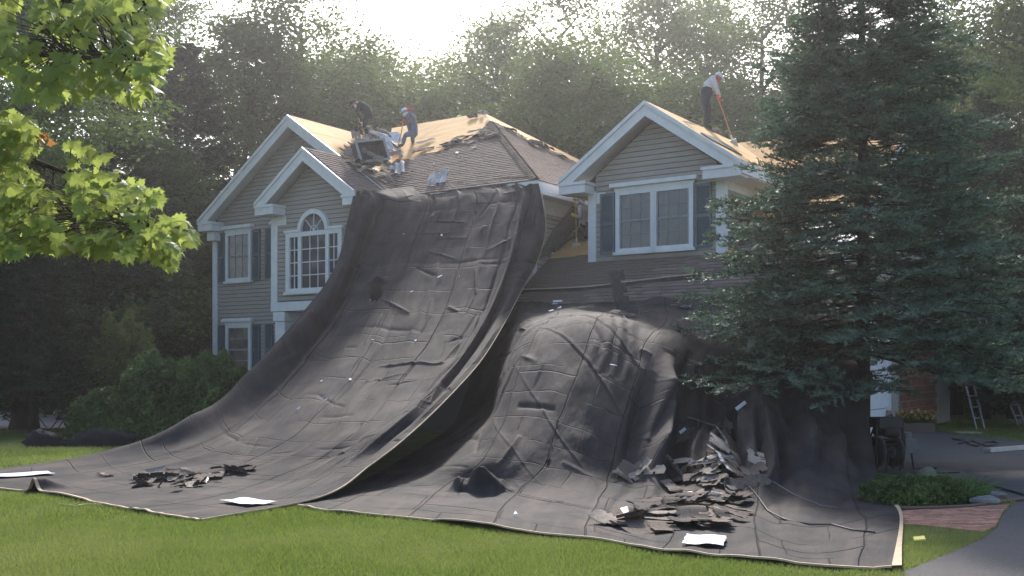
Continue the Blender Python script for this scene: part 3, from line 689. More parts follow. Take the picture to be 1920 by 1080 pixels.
rows2 = [
 [rt(RW, 955, 553), rt(RW, 985, 547), rt(RW, 1040, 545), rt(RW, 1110, 541), rt(RW, 1190, 531), rt(RW, 1270, 522), rt(RW, 1350, 514), rt(RW, 1430, 508), rt(RW, 1520, 503), rt(RW, 1600, 500)],
 [rt(RW, 948, 582, .04), rt(RW, 980, 572), rt(RW, 1040, 574), rt(RW, 1110, 572), rt(RW, 1190, 566), rt(RW, 1270, 560), rt(RW, 1350, 555), rt(RW, 1430, 552), rt(RW, 1520, 548), rt(RW, 1600, 545)],
 [pt(915, 632, 22.6), pt(962, 602, 21.3), pt(1030, 596, 19.7), pt(1110, 588, 19.1), pt(1190, 592, 18.9), pt(1270, 604, 18.7), pt(1350, 620, 18.4), pt(1430, 630, 17.9), pt(1520, 645, 17.4), pt(1605, 662, 17.0)],
 [pt(893, 680, 21.9), pt(950, 640, 20.0), pt(1000, 615, 17.8), pt(1080, 604, 17.1), pt(1160, 612, 16.7), pt(1240, 632, 16.4), pt(1325, 668, 16.5), pt(1410, 690, 16.6), pt(1510, 696, 16.1), pt(1612, 705, 15.8)],
 [pt(872, 740, 20.6), pt(935, 710, 18.7), pt(968, 680, 16.5), pt(1045, 678, 15.7), pt(1130, 698, 15.2), pt(1215, 730, 15.1), pt(1315, 768, 15.5), pt(1400, 770, 15.2), pt(1500, 775, 15.2), pt(1628, 785, 15.6)],
 [pt(845, 800, 19.2), pt(915, 785, 17.4), pt(935, 780, 15.3), pt(1010, 780, 14.5), pt(1095, 800, 14.1), pt(1185, 830, 14.0), pt(1290, 855, 14.3), pt(1400, 850, 13.7), pt(1500, 855, 14.2), pt(1640, 862, 15.1)],
 [pt(740, 868, 16.9), pt(800, 868, 16.0), pt(890, 862, 14.2), pt(975, 875, 13.6), pt(1065, 890, 13.3), pt(1165, 912, 13.2), pt(1285, 925, 12.9), pt(1390, 915, 12.5), pt(1510, 930, 12.6), pt(1655, 925, 13.2)],
 [ongnd(650, 915), ongnd(715, 915), ongnd(810, 915), ongnd(910, 925), ongnd(1025, 945), ongnd(1140, 965), ongnd(1262, 985), pt(1385, 975, 11.1), ongnd(1520, 1000), ongnd(1686, 965)],
 [ongnd(560, 946), ongnd(620, 957), ongnd(735, 967), ongnd(860, 980), ongnd(1000, 998), ongnd(1130, 1010), ongnd(1240, 1032), ongnd(1380, 1042), ongnd(1530, 1058), gd_(1672, 1067, .02)]]
nu, nv = 520, 400
S = surf(rows2, nu, nv); Nn = normals(S)
U_, V_ = np.meshgrid(np.linspace(0, 1, nu), np.linspace(0, 1, nv)); h = np.zeros_like(U_)
r1 = random.Random(9)
# packed-fold lines crossing the hump diagonally
for (u0, v0, u1, v1, am) in ((.22, .36, .66, .66, .04), (.21, .50, .56, .80, .035), (.26, .30, .60, .50, .03), (.20, .63, .48, .86, .03), (.33, .24, .66, .56, .03), (.16, .62, .22, .46, .04),
                         (.30, .50, .29, .56, .02),):
    h += crease(u0, v0, u1, v1, .0035, am * .6, .9) - crease(u0 + .007, v0 + .008, u1 + .007, v1 + .008, .004, am * .4, .9)
# horseshoe wrinkles round the crest
rr = np.sqrt(((U_ - .30) / 1.0) ** 2 + ((V_ - .46) / 1.1) ** 2)
h += .009 * np.sin(rr * 190 + vnoise(U_ * 8, V_ * 8, 3) * 5) * np.exp(-((rr - .16) / .07) ** 2) * (V_ < .5)
for k in range(70):
    u0 = r1.uniform(.03, .97); v0 = r1.uniform(.05, .95); L = r1.uniform(.02, .10); a = r1.gauss(.6, .5)
    h += crease(u0, v0, u0 + L * math.cos(a), v0 + L * math.sin(a), r1.uniform(.003, .008), r1.choice((-1, 1)) * r1.uniform(.015, .045), .9)
# hanging folds on the part draped round the spruce and in the valley beside it
wr_ = np.clip((U_ - .70) / .08, 0, 1) * np.clip((V_ - .3) / .1, 0, 1)
uw = U_ + .05 * vnoise(U_ * 4, V_ * 3, 50, 3)
for k in range(60):
    uc = r1.uniform(.56, .99); va = r1.uniform(.34, .55); vb_ = va + r1.uniform(.2, .55); sl_ = r1.uniform(-.10, .06) + (.70 - uc) * .25
    wd = r1.uniform(.006, .024); cen = uc + sl_ * (V_ - va) + (uw - U_)
    fade = np.clip((V_ - va) / .08, 0, 1) * np.clip((vb_ - V_) / .15, 0, 1)
    h += r1.choice((-1, 1)) * r1.uniform(.06, .16) * (wd / .012) ** .7 * np.exp(-((U_ - cen) / wd) ** 2) * fade
h += .16 * vnoise(U_ * 7, V_ * 5, 60, 2) * np.clip(V_ * 3, 0, 1) + .035 * vnoise(U_ * 20, V_ * 14, 61, 2) + .005 * vnoise(U_ * 80, V_ * 60, 62, 2)
h += -.25 * np.exp(-(((U_ - .77) / .015) ** 2)) * np.clip((V_ - .55) * 4, 0, 1) * np.clip((1 - V_) * 5, 0, 1)
h += .22 * np.exp(-(((U_ - .745) / .03) ** 2)) * np.clip((V_ - .6) * 4, 0, 1) * np.clip((1 - V_) * 5, 0, 1)
gnd = np.clip((S[:, :, 2] - .03) / .45, .25, 1)
edge = np.clip(np.minimum(np.minimum(U_, 1 - U_) * 25, np.minimum(V_ * 12, (1 - V_) * 40)), .12, 1)
S = S + Nn * (h * gnd * edge)[:, :, None]
# bunched-up flap in front of the hump
bx = np.clip(1.3 - np.abs(U_ - .315 + (V_ - .865) * .6 + .02 * vnoise(U_ * 40, V_ * 40, 3, 2)) / .035, 0, 1) * np.clip(1.3 - np.abs(V_ - .865 + .02 * vnoise(U_ * 30, V_ * 30, 5, 2)) / .022, 0, 1) * (1 + .7 * vnoise(U_ * 34, V_ * 28, 6, 2)); S[:, :, 2] += .26 * bx
S[:, :, 1] -= .12 * bx
S[:, :, 2] = np.maximum(S[:, :, 2], .02 + .025 * (vnoise(U_ * 26, V_ * 20, 8, 2) + .5))
S[:, :, 2] += .05 * np.clip((V_ - .97) / .03, 0, 1) * np.clip(vnoise(U_ * 12, V_, 33, 2), 0, 1)
t2 = grid_obj('debris_tarp', S, M_tarp)
tag(t2, 'black tarp humped over shrubs and draped round the spruce', 'tarp')
S2 = S
out_ = S2[-1] * 2 - S2[-4]; out_[:, 2] = S2[-1][:, 2]; hem(S2[-1], out_, t2, .045)
out_ = S2[:, -1] * 2 - S2[:, -4]; hem(S2[300:, -1], out_[300:], t2, .075)
out_ = S2[0] * 2 - S2[3]; hem(S2[0][25:310], out_[25:310], t2, .03)
FOOT2 = [*S2[-1, ::20], S2[-1, -1], *S2[::-20, -1], *S2[0, ::-40], *S2[::20, 0]]
def on2(px, py, S):      # nearest sheet vertex to a sight line, used to rest things on the sheets
    x = (S[:, :, 0] / S[:, :, 1]) * FPX + 960; y = HZ - (S[:, :, 2] - EYE) / S[:, :, 1] * FPX
    d = (x - px) ** 2 + (y - py) ** 2 + (S[:, :, 1] > 0) * 0; d = np.where(d < d.min() + 9, d + S[:, :, 1] * .5, d + 1000)
    i = np.unravel_index(np.argmin(d), d.shape); n = normals(S[max(0, i[0] - 5):i[0] + 6, max(0, i[1] - 5):i[1] + 6]).mean(axis=(0, 1))
    n = Vector(n); n.normalize()
    if n.z < 0: n = -n
    return Vector(S[i]), n
# ------------------------------------------------------------ foliage builders
def rotm(n, rs, tilt=1.0):
    # random frames: returns (n,3) u and v vectors
    a = rs.normal(size=(n, 3)); a[:, 2] *= tilt; a /= np.linalg.norm(a, axis=1, keepdims=True)
    b = rs.normal(size=(n, 3)); b -= (a * b).sum(1)[:, None] * a; b /= np.linalg.norm(b, axis=1, keepdims=True)
    return a, b
def leafcloud(C, size, rs, asp=.55, tilt=.6):
    n = len(C); u, v = rotm(n, rs, tilt); s = size * rs.uniform(.65, 1.35, n)[:, None]
    w_ = np.cross(u, v)
    p0 = C - u * s * .5; p1 = C + v * s * asp * .5 + w_ * s * .08; p2 = C + u * s * .5; p3 = C - v * s * asp * .5 + w_ * s * .08
    V = np.stack([p0, p1, p2, p3], 1).reshape(-1, 3); F_ = np.arange(4 * n).reshape(n, 4)
    return V, F_
def leafmat(name, c1, c2, tcol, trans=.45, sc_=1.2, rand=.24, rough=.55):
    return mat(name, c1, rough, c2, sc_, trans=trans, tcol=tcol, rand=rand, spec=.25, detail=3, contrast=(.38, .62), extra=(tuple(min(.4, v * 1.7) for v in c2), .55, .8, .50, .66))  # brighter noise patches paint sunlit clumps into the leaf colour
L_dark = leafmat('leaf_dark', (.045, .080, .024), (.085, .135, .038), (.11, .17, .04), .4)
L_mid = leafmat('leaf_mid', (.065, .110, .028), (.12, .18, .046), (.14, .20, .05), .35)
L_pale = leafmat('leaf_pale', (.09, .13, .038), (.15, .19, .055), (.22, .28, .07), .4)
L_hedge = leafmat('leaf_yew', (.045, .080, .024), (.09, .145, .038), (.07, .12, .03), .25)
L_maple = leafmat('leaf_maple', (.12, .18, .045), (.18, .25, .07), (.38, .46, .11), .45, 3, .2)
L_spruce = mat('spruce_needles', (.042, .075, .050), .6, (.115, .175, .125), 1.6, trans=.12, tcol=(.05, .10, .06), detail=4, contrast=(.4, .62))
L_spr2 = mat('hemlock_needles', (.016, .03, .016), .6, (.035, .058, .026), 1.5, trans=.15, tcol=(.05, .09, .03), detail=4)
L_tip = mat('spruce_new_growth', (.09, .155, .100), .6, (.17, .255, .175), 2.5, trans=.15, tcol=(.14, .22, .12), detail=4, contrast=(.4, .62))
def deciduous(seed, Ht, Rc, z0, nclump, nleaf, size, lm, airy=0.0):
    rs = np.random.RandomState(seed); rd = random.Random(seed)
    tb = MB(); lean = Vector((rd.uniform(-.04, .04), rd.uniform(-.04, .04), 1))
    r0 = .012 * Ht + .05
    trunk = [lean * (Ht * k / 8) + Vector((rd.uniform(-.12, .12), rd.uniform(-.12, .12), 0)) * (k > 0) for k in range(8)]
    trunk[0].z = -.2
    tb.tube(trunk, [r0 * (1 - .11 * k) for k in range(8)], 7)
    C = []
    cen = []
    for i in range(nclump):
        zz = z0 + (Ht - z0) * rd.random() ** .85; f = (zz - z0) / (Ht - z0)
        prof = Rc * (math.sin(math.pi * min(1, .18 + f * .80)) ** .7)
        a = rd.uniform(0, 2 * math.pi); rr_ = prof * math.sqrt(rd.uniform(.12 if airy else .05, 1)) * rd.uniform(.75, 1.12)
        cen.append(Vector((math.cos(a) * rr_, math.sin(a) * rr_, zz)) + lean * zz * 0 + Vector((lean.x * zz, lean.y * zz, 0)))
    for i, c in enumerate(cen):
        if i % 3 == 0:
            zb = max(z0 * .8, c.z - (c.xy.length) * rd.uniform(.5, .9)); b = Vector((lean.x * zb, lean.y * zb, zb)); mid = (b + c) / 2 + Vector((0, 0, -.15 * c.xy.length)) * .4
            tb.tube([b, mid, c], [r0 * .28, r0 * .16, .015], 4, cap=False)
    per = nleaf // nclump; sg = Rc * (.14 if airy else .15)
    for c in cen:
        q = rs.normal(size=(per, 3)) * np.array([sg, sg, sg * .6]) * rs.uniform(.6, 1.2)
        C.append(q + np.array(c))
    C = np.concatenate(C); V, F_ = leafcloud(C, size, rs)
    return tb.mesh('trunk', M_bark, True), npmesh('crown', V, F_, lm)
protos = {
 'dark': deciduous(1, 17.5, 4.6, 3.0, 170, 34000, .21, L_dark),
 'dark2': deciduous(2, 18.5, 4.2, 2.0, 170, 34000, .21, L_dark),
 'mid': deciduous(3, 16, 4.6, 1.5, 160, 34000, .20, L_mid),
 'airy': deciduous(4, 18, 4.2, 5.5, 95, 15000, .17, L_mid, 1),
 'airy2': deciduous(5, 19, 4.6, 4.5, 110, 17000, .18, L_dark, 1),
 'pale': deciduous(6, 12.5, 4.0, .8, 130, 26000, .16, L_pale),
 'under': deciduous(7, 6.0, 3.2, .2, 80, 12000, .20, L_dark)}
def tree(kind, px, D, top, label, cat='tree', group=None, name='broadleaf_tree', sx=1.0):
    tm, cm = protos[kind]; H0 = {'dark': 17.5, 'dark2': 18.5, 'mid': 16, 'airy': 18, 'airy2': 19, 'pale': 12.5, 'under': 6.0}[kind]
    Ht = EYE + (HZ - top) / FPX * D; s = Ht / (H0 * 1.04)
    o = empty(name, ((px - 960) / FPX * D, D, 0), rnd.uniform(0, 6.28), label, cat, group); o.scale = (s * sx, s * sx, s)
    link(bpy.data.objects.new('trunk', tm), o); link(bpy.data.objects.new('crown', cm), o); return o
BG = 'woodland trees behind the house'
tl = [
 ('dark', -420, 40, -40, 'dark leafy tree beyond the far left edge of the photo'),
 ('dark2', -160, 43, -20, 'dark leafy tree behind the overhanging maple, far left'),
 ('airy2', 60, 46, -60, 'thin crowned tall tree seen between the two maple boughs'),
 ('airy2', 200, 42, 20, 'dark leafy tree rising behind the lower maple bough'),
 ('airy2', 330, 47, -30, 'open crowned tree with bright sky holes right of the upper maple bough'),
 ('dark2', 430, 44, 20, 'dark tall tree directly left of the left gable peak'),
 ('airy2', 560, 46, -90, 'tall hazy tree standing above the left gable peak'),
 ('dark2', 300, 37, 250, 'dark tree filling the wood beside the left eave of the house'),
 ('dark', 90, 36, 260, 'dark tree behind the lower maple bough above the sawhorse'),
 ('mid', 625, 52, 60, 'small hazy tree behind the worker in dark clothes'),
 ('pale', 725, 55, 105, 'pale green tree under the open patch of sky'),
 ('mid', 800, 50, 125, 'light green tree rising behind the crouching worker'),
 ('pale', 862, 54, 85, 'pale bushy tree behind the stripped roof ridge'),
 ('airy', 925, 50, 10, 'thin tree with bare forked branches against the white sky'),
 ('mid', 990, 47, 140, 'green tree behind the peak of the hip roof'),
 ('airy2', 1060, 52, -60, 'open crowned tall tree between the hip roof and the dormer'),
 ('mid', 1090, 42, 60, 'dense green tree left of the dormer peak'),
 ('mid', 1205, 43, 110, 'dense green tree directly behind the dormer peak'),
 ('airy', 1230, 52, -50, 'thin tall tree rising over the dormer peak with sky in its crown'),
 ('dark', 1340, 45, 130, 'dark leafy tree behind the worker on the dormer roof'),
 ('airy2', 1420, 50, -80, 'open crowned tree left of the top of the spruce'),
 ('airy', 1330, 56, -30, 'tall thin tree above the head of the worker on the dormer roof'),
 ('dark2', 1500, 50, 60, 'dark tree behind the left side of the spruce'),
 ('airy2', 1790, 36, -90, 'open crowned tree right of the top of the spruce'),
 ('mid', 1700, 48, 40, 'green tree glimpsed through the upper spruce'),
 ('airy', 1900, 33, -70, 'tree with heavy dark leaning limbs at the top right edge'),
 ('dark', 1890, 42, 60, 'dark tree at the right edge behind the spruce'),
 ('dark2', 2080, 38, -50, 'tall tree beyond the right edge of the photo'),
 ('airy2', 700, 62, 150, 'far thin tree low in the open patch of sky'),
 ('under', 20, 40, 520, 'low dark tree beside the neighbouring house'),
 ('under', 130, 37, 480, 'low dark tree behind the sawhorses'),
 ('under', 260, 34, 470, 'low dark tree behind the pale shrub'),
 ('under', 350, 36, 430, 'low dark tree against the left corner of the house'),
 ('under', 1830, 40, 500, 'low dark tree behind the leaning ladders'),
 ('under', 1930, 36, 480, 'low dark tree right of the leaning ladders'),
 ('under', 1740, 46, 450, 'low dark tree behind the brick corner of the garage'),
 ('under', 2050, 36, 420, 'low dark tree past the right edge of the photo'),
]
for k, px, D, top, lab in tl: tree(k, px, D, top, lab, group=BG, sx=(1.25 if k in ('dark', 'dark2', 'under', 'mid') else 1.1))
# far wood closing the view behind
rs = np.random.RandomState(99); n = 46000
x = rs.uniform(-75, 75, n); y = 68 + 10 * rs.rand(n) + np.abs(x) * -.12; z = rs.rand(n) ** .8 * (6.0 + 2.0 * np.sin(x * .35) + 1.5 * np.sin(x * .9 + 1) + np.clip(np.abs(x + 5) * .12, 0, 5))
V, F_ = leafcloud(np.stack([x, y, z], 1), .75, rs); o = npobj('distant_wood', V, F_, L_dark); tag(o, 'dense distant wood closing the view behind the trees', 'wood', kind='stuff')
# ------------------------------------------------------------ spruces
def spruce(seed, Ht, Rm, zlow, lm, nwh, nb, tw=.15, needle=1.0, lm2=None):
    rs = np.random.RandomState(seed); rd = random.Random(seed); tb = MB()
    tb.tube([(0, 0, -.2), (.02, 0, Ht * .4), (0, .03, Ht * .8), (0, 0, Ht)], [.013 * Ht, .0095 * Ht, .004 * Ht, .006], 10)
    bb = MB(); TP = []; TD = []; TL = []; TT = []
    prof = lambda z: Rm * max(.03, 1 - (max(0, z - zlow) / (Ht - zlow)) ** 1.22)
    for wv in range(nwh):
        z = zlow + (Ht - zlow - .1) * (wv / nwh) ** 1.0
        for k in range(nb):
            a = 2 * math.pi * (k / nb) + wv * 1.1 + rd.uniform(-.25, .25); zz = z + rd.uniform(-.14, .14)
            L = prof(zz) * rd.uniform(.78, 1.1); up = .18 * (zz / Ht) ** 2 * 4 - .12
            d = Vector((math.cos(a), math.sin(a), 0)); sd_ = Vector((-d.y, d.x, 0)); N_ = 7; pts = []
            for i in range(N_ + 1):
                f = i / N_; pts.append(Vector((0, 0, zz)) + d * L * f + Vector((0, 0, L * (up * f - .22 * f * f + .16 * f ** 4))) + sd_ * rd.uniform(-.02, .02) * L)
            bb.tube(pts, [max(.004, .020 * (L / 2.5) * (1 - .85 * i / N_)) for i in range(N_ + 1)], 4, cap=False)
            def at(f):
                q = f * N_; i = min(N_ - 1, int(q)); return pts[i].lerp(pts[i + 1], q - i)
            s = .22; 
            while s < 1.0:
                for sg in (-1, 1):
                    if rd.random() < .08: continue
                    ll = L * (.42 * (1 - s) + .09) * rd.uniform(.7, 1.2); b0 = at(s)
                    dd = (d * .75 + sd_ * sg * .75).normalized() + Vector((0, 0, rd.uniform(-.35, .25))); dd.normalize()
                    bb.tube([b0, b0 + dd * ll], [.006, .002], 3, cap=False)
                    m_ = .04 if s > .35 else ll * .35
                    t = m_
                    while t < ll:
                        q = b0 + dd * t
                        for g in (-1, 1):
                            td = (dd * .8 + (sd_ * g * .3 * sg + d * g * -.0) + dd.cross(Vector((0, 0, 1))) * g * .7); td.z += rd.uniform(-.45, .30); td.normalize()
                            TP.append(q); TD.append(td); TL.append(tw * rd.uniform(.7, 1.25)); TT.append(1 if (s > .62 or t > ll * .62) and rd.random() < .75 else 0)
                        t += tw * .72
                    TP.append(b0 + dd * (ll - tw * .3)); TD.append(dd); TL.append(tw * 1.2); TT.append(1)
                s += (.105 if L > 1.2 else .15)
            TP.append(at(.97)); TD.append(d); TL.append(tw * 1.3); TT.append(1)
    TP = np.array([tuple(p) for p in TP]); TD = np.array([tuple(p) for p in TD]); TL = np.array(TL); n = len(TP)
    # needle brushes: nn flat needles round each twig
    nn = 11; j = np.tile(np.arange(nn), n); T = np.repeat(np.arange(n), nn)
    f = (j + rs.rand(len(j))) / nn; base = TP[T] + TD[T] * (TL[T] * f)[:, None]
    side = np.cross(TD[T], np.array([0, 0, 1.0])); side /= np.linalg.norm(side, axis=1, keepdims=True) + 1e-6; upv = np.cross(side, TD[T])
    ph = rs.uniform(-.5, 3.64, len(j)); rad = np.cos(ph)[:, None] * side + np.sin(ph)[:, None] * upv
    dirn = rad * .8 + TD[T] * .65; dirn /= np.linalg.norm(dirn, axis=1, keepdims=True)
    nl = .056 * needle * rs.uniform(.7, 1.2, len(j))[:, None]; wd = TD[T] * .012 * needle
    V = np.stack([base - wd, base + wd, base + dirn * nl], 1).reshape(-1, 3); F_ = np.arange(3 * len(j)).reshape(-1, 3)
    # twig cores so the sprays read as solid
    cs = side[::nn] * .020 * needle; e = TP + TD * TL[:, None]
    V2 = np.stack([TP - cs, TP + cs, e], 1).reshape(-1, 3); F2 = np.arange(3 * n).reshape(-1, 3) + len(V)
    print('spruce tris', len(F_) + n, 'bough faces', len(bb.f))
    return tb.mesh('trunk', M_bark, True), bb.mesh('boughs', mat('twig_bark', (.035, .03, .026), 1)), npmesh('foliage', np.concatenate([V, V2]), np.concatenate([F_, F2]), [lm, lm2 or lm], matidx=np.concatenate([np.array(TT)[T], np.array(TT)]))
sp = spruce(21, 9.7, 3.0, 1.75, L_spruce, 34, 9, .17, 1.15, L_tip)
o = empty('blue_spruce', ((1617 - 960) / FPX * 16.6, 16.6, 0), 0.3, 'tall blue green spruce with layered boughs in front of the right side of the house', 'tree')
for nm, me in zip(('trunk', 'boughs', 'foliage'), sp): link(bpy.data.objects.new(nm, me), o)
# dead lower twigs
hm = spruce(31, 11.0, 3.1, 1.5, L_spr2, 20, 7, .24, 2.0)
for (px, D, s, lab) in ((60, 25.5, .62, 'dark hemlock with drooping boughs beside the sawhorses'), (215, 33, 1.0, 'dark hemlock behind the pale shrub left of the house'), (-150, 27, .9, 'dark hemlock at the far left edge by the neighbouring house'), (1850, 32, .95, 'dark hemlock in front of the leaning ladders at the right'), (1990, 27, .85, 'dark hemlock at the right edge of the photo'), (350, 38, 1.25, 'dark hemlock against the left corner of the house')):
    o = empty('hemlock', ((px - 960) / FPX * D, D, 0), rnd.uniform(0, 6), lab, 'tree'); o.scale = (s, s, s)
    for nm, me in zip(('trunk', 'boughs', 'foliage'), hm): link(bpy.data.objects.new(nm, me), o)
# big bare trunk by the sawhorses
o = empty('oak_tree', G(45, 806), 0, 'thick dark tree trunk standing beside the sawhorses on the left', 'tree')
tm = MB(); tm.tube([(0, 0, -.1), (.02, 0, .3), (0, 0, 2.5), (.05, 0, 7), (-.2, .1, 12)], [.42, .34, .30, .24, .12], 12)
tm.build('trunk', M_bark, o, True); cm = protos['dark2'][1]; c_ = link(bpy.data.objects.new('crown', cm), o); c_.location = (0, 0, 4); c_.scale = (.8, .8, .7)
# ------------------------------------------------------------ shrubs
def shrub(px, D, wd, ht, n, size, lm, label, seed, name='shrub', dp=None, cat='shrub', flatt=1.0, jit=.12):
    rs = np.random.RandomState(seed); d = rs.normal(size=(n, 3)); d /= np.linalg.norm(d, axis=1, keepdims=True); d[:, 2] = np.abs(d[:, 2]) ** .8 * np.where(rs.rand(n) < .12, -.3, 1)
    lump = 1 + jit * np.sin(d[:, 0] * 7 + seed) * np.cos(d[:, 1] * 6 + d[:, 2] * 5) + .08 * np.sin(d[:, 0] * 17) * np.sin(d[:, 2] * 15 + seed)
    r = lump * (1 - .45 * rs.rand(n) ** 2.2)
    C = d * r[:, None] * np.array([wd / 2, (dp or wd) / 2, ht * .92]) + np.array([0, 0, .06])
    C[:, 2] = np.abs(C[:, 2])
    V, F_ = leafcloud(C, size, rs, .5, flatt)
    o = empty(name, ((px - 960) / FPX * D, D, 0), 0, label, cat)
    st = MB(); rd = random.Random(seed)
    for k in range(9):
        a = rd.uniform(0, 6.28); st.tube([(0, 0, 0), (math.cos(a) * wd * .15, math.sin(a) * wd * .15, ht * .4), (math.cos(a) * wd * .32, math.sin(a) * wd * .32, ht * .75)], [.03, .02, .008], 5, cap=False)
    st.build('stems', M_bark, o); npobj('foliage', V, F_, lm, o); return o
shrub(395, 23.5, 2.45, 1.98, 22000, .10, L_hedge, 'large rounded dark yew bush under the lower left window of the house', 41, 'yew_bush', 2.2, flatt=1.4, jit=.06)
shrub(290, 23.3, 1.7, 1.95, 15000, .10, L_hedge, 'dark rounded bush directly left of the largest yew bush', 42, 'yew_bush', 1.9)
shrub(205, 22.6, 1.8, 1.15, 13000, .085, L_hedge, 'low dark bush left of the rounded bushes with grass at its foot', 43, 'low_bush', 1.6)
shrub(230, 27.0, 2.0, 3.0, 12000, .12, L_pale, 'lighter green upright shrub rising behind the rounded bushes', 44, 'upright_shrub', 2.0)
shrub(480, 26.5, 1.9, 1.2, 9000, .08, L_hedge, 'dark bush between the house wall and the sloping tarp', 45, 'low_bush')
def blades(name, c, wd, n, ln, m, label, seed, cat='plant', grp=None, dp=None):
    rs = np.random.RandomState(seed); a = rs.uniform(0, 6.28, n); r = rs.rand(n) ** .5; bx_ = np.stack([np.cos(a) * r * wd / 2, np.sin(a) * r * (dp or wd) / 2, np.zeros(n)], 1)
    dr = np.stack([np.cos(a), np.sin(a), np.zeros(n)], 1) * rs.uniform(.1, .7, n)[:, None] + rs.normal(size=(n, 3)) * .2; dr[:, 2] = 1; dr /= np.linalg.norm(dr, axis=1, keepdims=True)
    l_ = (ln * rs.uniform(.5, 1.15, n))[:, None]; s = np.cross(dr, rs.normal(size=(n, 3))); s /= np.linalg.norm(s, axis=1, keepdims=True); s *= .009
    mid = bx_ + dr * l_ * .6; tip = bx_ + dr * l_ + np.array([dr[:, 0] * .5, dr[:, 1] * .5, -np.abs(dr[:, 0]) * .35]).T * l_
    V = np.stack([bx_ - s, bx_ + s, mid + s * .8, mid - s * .8, tip], 1).reshape(-1, 3); b = np.arange(n)[:, None] * 5
    F_ = np.concatenate([b + np.array([[0, 1, 2]]), b + np.array([[0, 2, 3]]), b + np.array([[3, 2, 4]])])
    o = npobj(name, V, F_, m); o.location = c; return tag(o, label, cat, grp)
L_day = leafmat('leaf_daylily', (.06, .11, .04), (.10, .17, .06), (.12, .22, .05), .3)
blades('daylily_clump', G(190, 815), .7, 160, .45, L_day, 'grassy pale leaved clump at the foot of the low dark bush', 51)
def lowplant(px, py, wd, ht, n, label, seed, lm=None):
    return shrub(px, G(px, py).y, wd, ht, n, .05, lm or L_mid, label, seed, 'groundcover_plant', wd * .8, 'plant')
lowplant(1695, 945, .95, .30, 6000, 'dark feathery low plant in the bed next to the tarp edge', 61, L_hedge)
lowplant(1755, 942, .75, .26, 4000, 'middle low green plant in the mulch bed', 62, L_dark)
blades('sedge_clump', G(1790, 938), .62, 420, .36, L_day, 'spiky grass like clump at the right of the mulch bed', 63)
blades('sedge_clump', G(1825, 942), .32, 90, .26, L_day, 'small spiky clump beside the grey stone in the bed', 64)
# ------------------------------------------------------------ lawn grass
F1 = [(p[0], p[1]) for p in FOOT1]; F2_ = [(p[0], p[1]) for p in FOOT2]
def grass(name, xr, yr, dens, hgt, wid, seed, keep=None):
    rs = np.random.RandomState(seed); n = int((xr[1] - xr[0]) * (yr[1] - yr[0]) * dens); x = rs.uniform(*xr, n); y = rs.uniform(*yr, n)
    k = (np.abs(x) < y * .53 + .6) & ~inpoly(x, y, F1) & ~inpoly(x, y, F2_) & ~inpoly(x, y, DRIVE) & ~inpoly(x, y, BED) & ~inpoly(x, y, EDG) & ~inpoly(x, y, WALK) & ~inpoly(x, y, PAT)
    hp = np.array([LOC(Vector((a, b, 0)))[:2] for a, b in ((0, 0), (1, 0), (0, 1))]); tt = hp[0, 0] + x * (hp[1, 0] - hp[0, 0]) + y * (hp[2, 0] - hp[0, 0]); nn_ = hp[0, 1] + x * (hp[1, 1] - hp[0, 1]) + y * (hp[2, 1] - hp[0, 1])
    k &= ~((tt > 0) & (tt < 18.4) & (nn_ > -.9)); x, y = x[k], y[k]; n = len(x)
    tall = 1 + .5 * vnoise(x * .8 + 50, y * .8 + 50, 4, 2)
    hh = hgt * rs.uniform(.5, 1.3, n) * tall; a = rs.uniform(0, 6.28, n); ln = rs.normal(size=(n, 2)) * .45
    sx_, sy_ = np.cos(a) * wid, np.sin(a) * wid; z0_ = np.zeros(n)
    V = np.stack([np.stack([x - sx_, y - sy_, z0_], 1), np.stack([x + sx_, y + sy_, z0_], 1), np.stack([x + ln[:, 0] * hh, y + ln[:, 1] * hh, hh], 1)], 1).reshape(-1, 3)
    o = npobj(name, V, np.arange(3 * n).reshape(n, 3), M_grass); print(name, n)
    return tag(o, kind='stuff')
M_grass = mat('grass_blades', (.115, .145, .040), .6, (.180, .205, .070), 1.1, trans=.35, tcol=(.24, .33, .06), detail=5, extra=((.36, .31, .15), .40, .9, .45, .62), spec=.2)
tag(grass('lawn_grass', (-6, 6), (6.6, 11), 7000, .040, .0032, 71), 'short mown grass of the front lawn in the foreground', 'grass')
tag(grass('lawn_grass', (-8, 7), (11, 15), 3000, .045, .005, 72), 'mown grass along the front edge of the tarps', 'grass')
tag(grass('lawn_grass', (-16, -2), (15, 31), 900, .05, .010, 73), 'mown grass of the left lawn in front of the bushes', 'grass')
tag(grass('lawn_grass', (7, 20), (20, 40), 500, .06, .014, 74), 'shaded grass beyond the driveway at the right', 'grass')
# ------------------------------------------------------------ foreground maple
LP = [(0, 0), (.10, .05), (.34, -.02), (.30, .10), (.52, .26), (.36, .30), (.40, .44), (.22, .42), (.18, .62), (.08, .60), (0, .86)]
def leafmesh(seed):
    rd = random.Random(seed); pts = LP + [(-a, b) for a, b in reversed(LP[1:-1])]; pts = [(a * rd.uniform(.9, 1.1), b * rd.uniform(.92, 1.08)) for a, b in pts]; pts[0] = (0, 0)
    V = [(0, .28, .02)] + [(a, b, -.16 * abs(a) ** 1.2 - .14 * b * b + rd.uniform(-.02, .02)) for a, b in pts]; n = len(pts)
    return np.array(V), [(0, 1 + i, 1 + (i + 1) % n) for i in range(n)]
lms = []
for k in range(6):
    V, F_ = leafmesh(k); F_ = F_; me = npmesh('leaf', V, F_, L_maple); lms.append((V, np.array(F_), me))
mroot = empty('maple_tree', (-5.3, 6.0, 0), 0, 'maple with bright green sunlit leaves hanging in from the upper left', 'tree')
inv = Matrix.Translation((5.3, -6.0, 0))
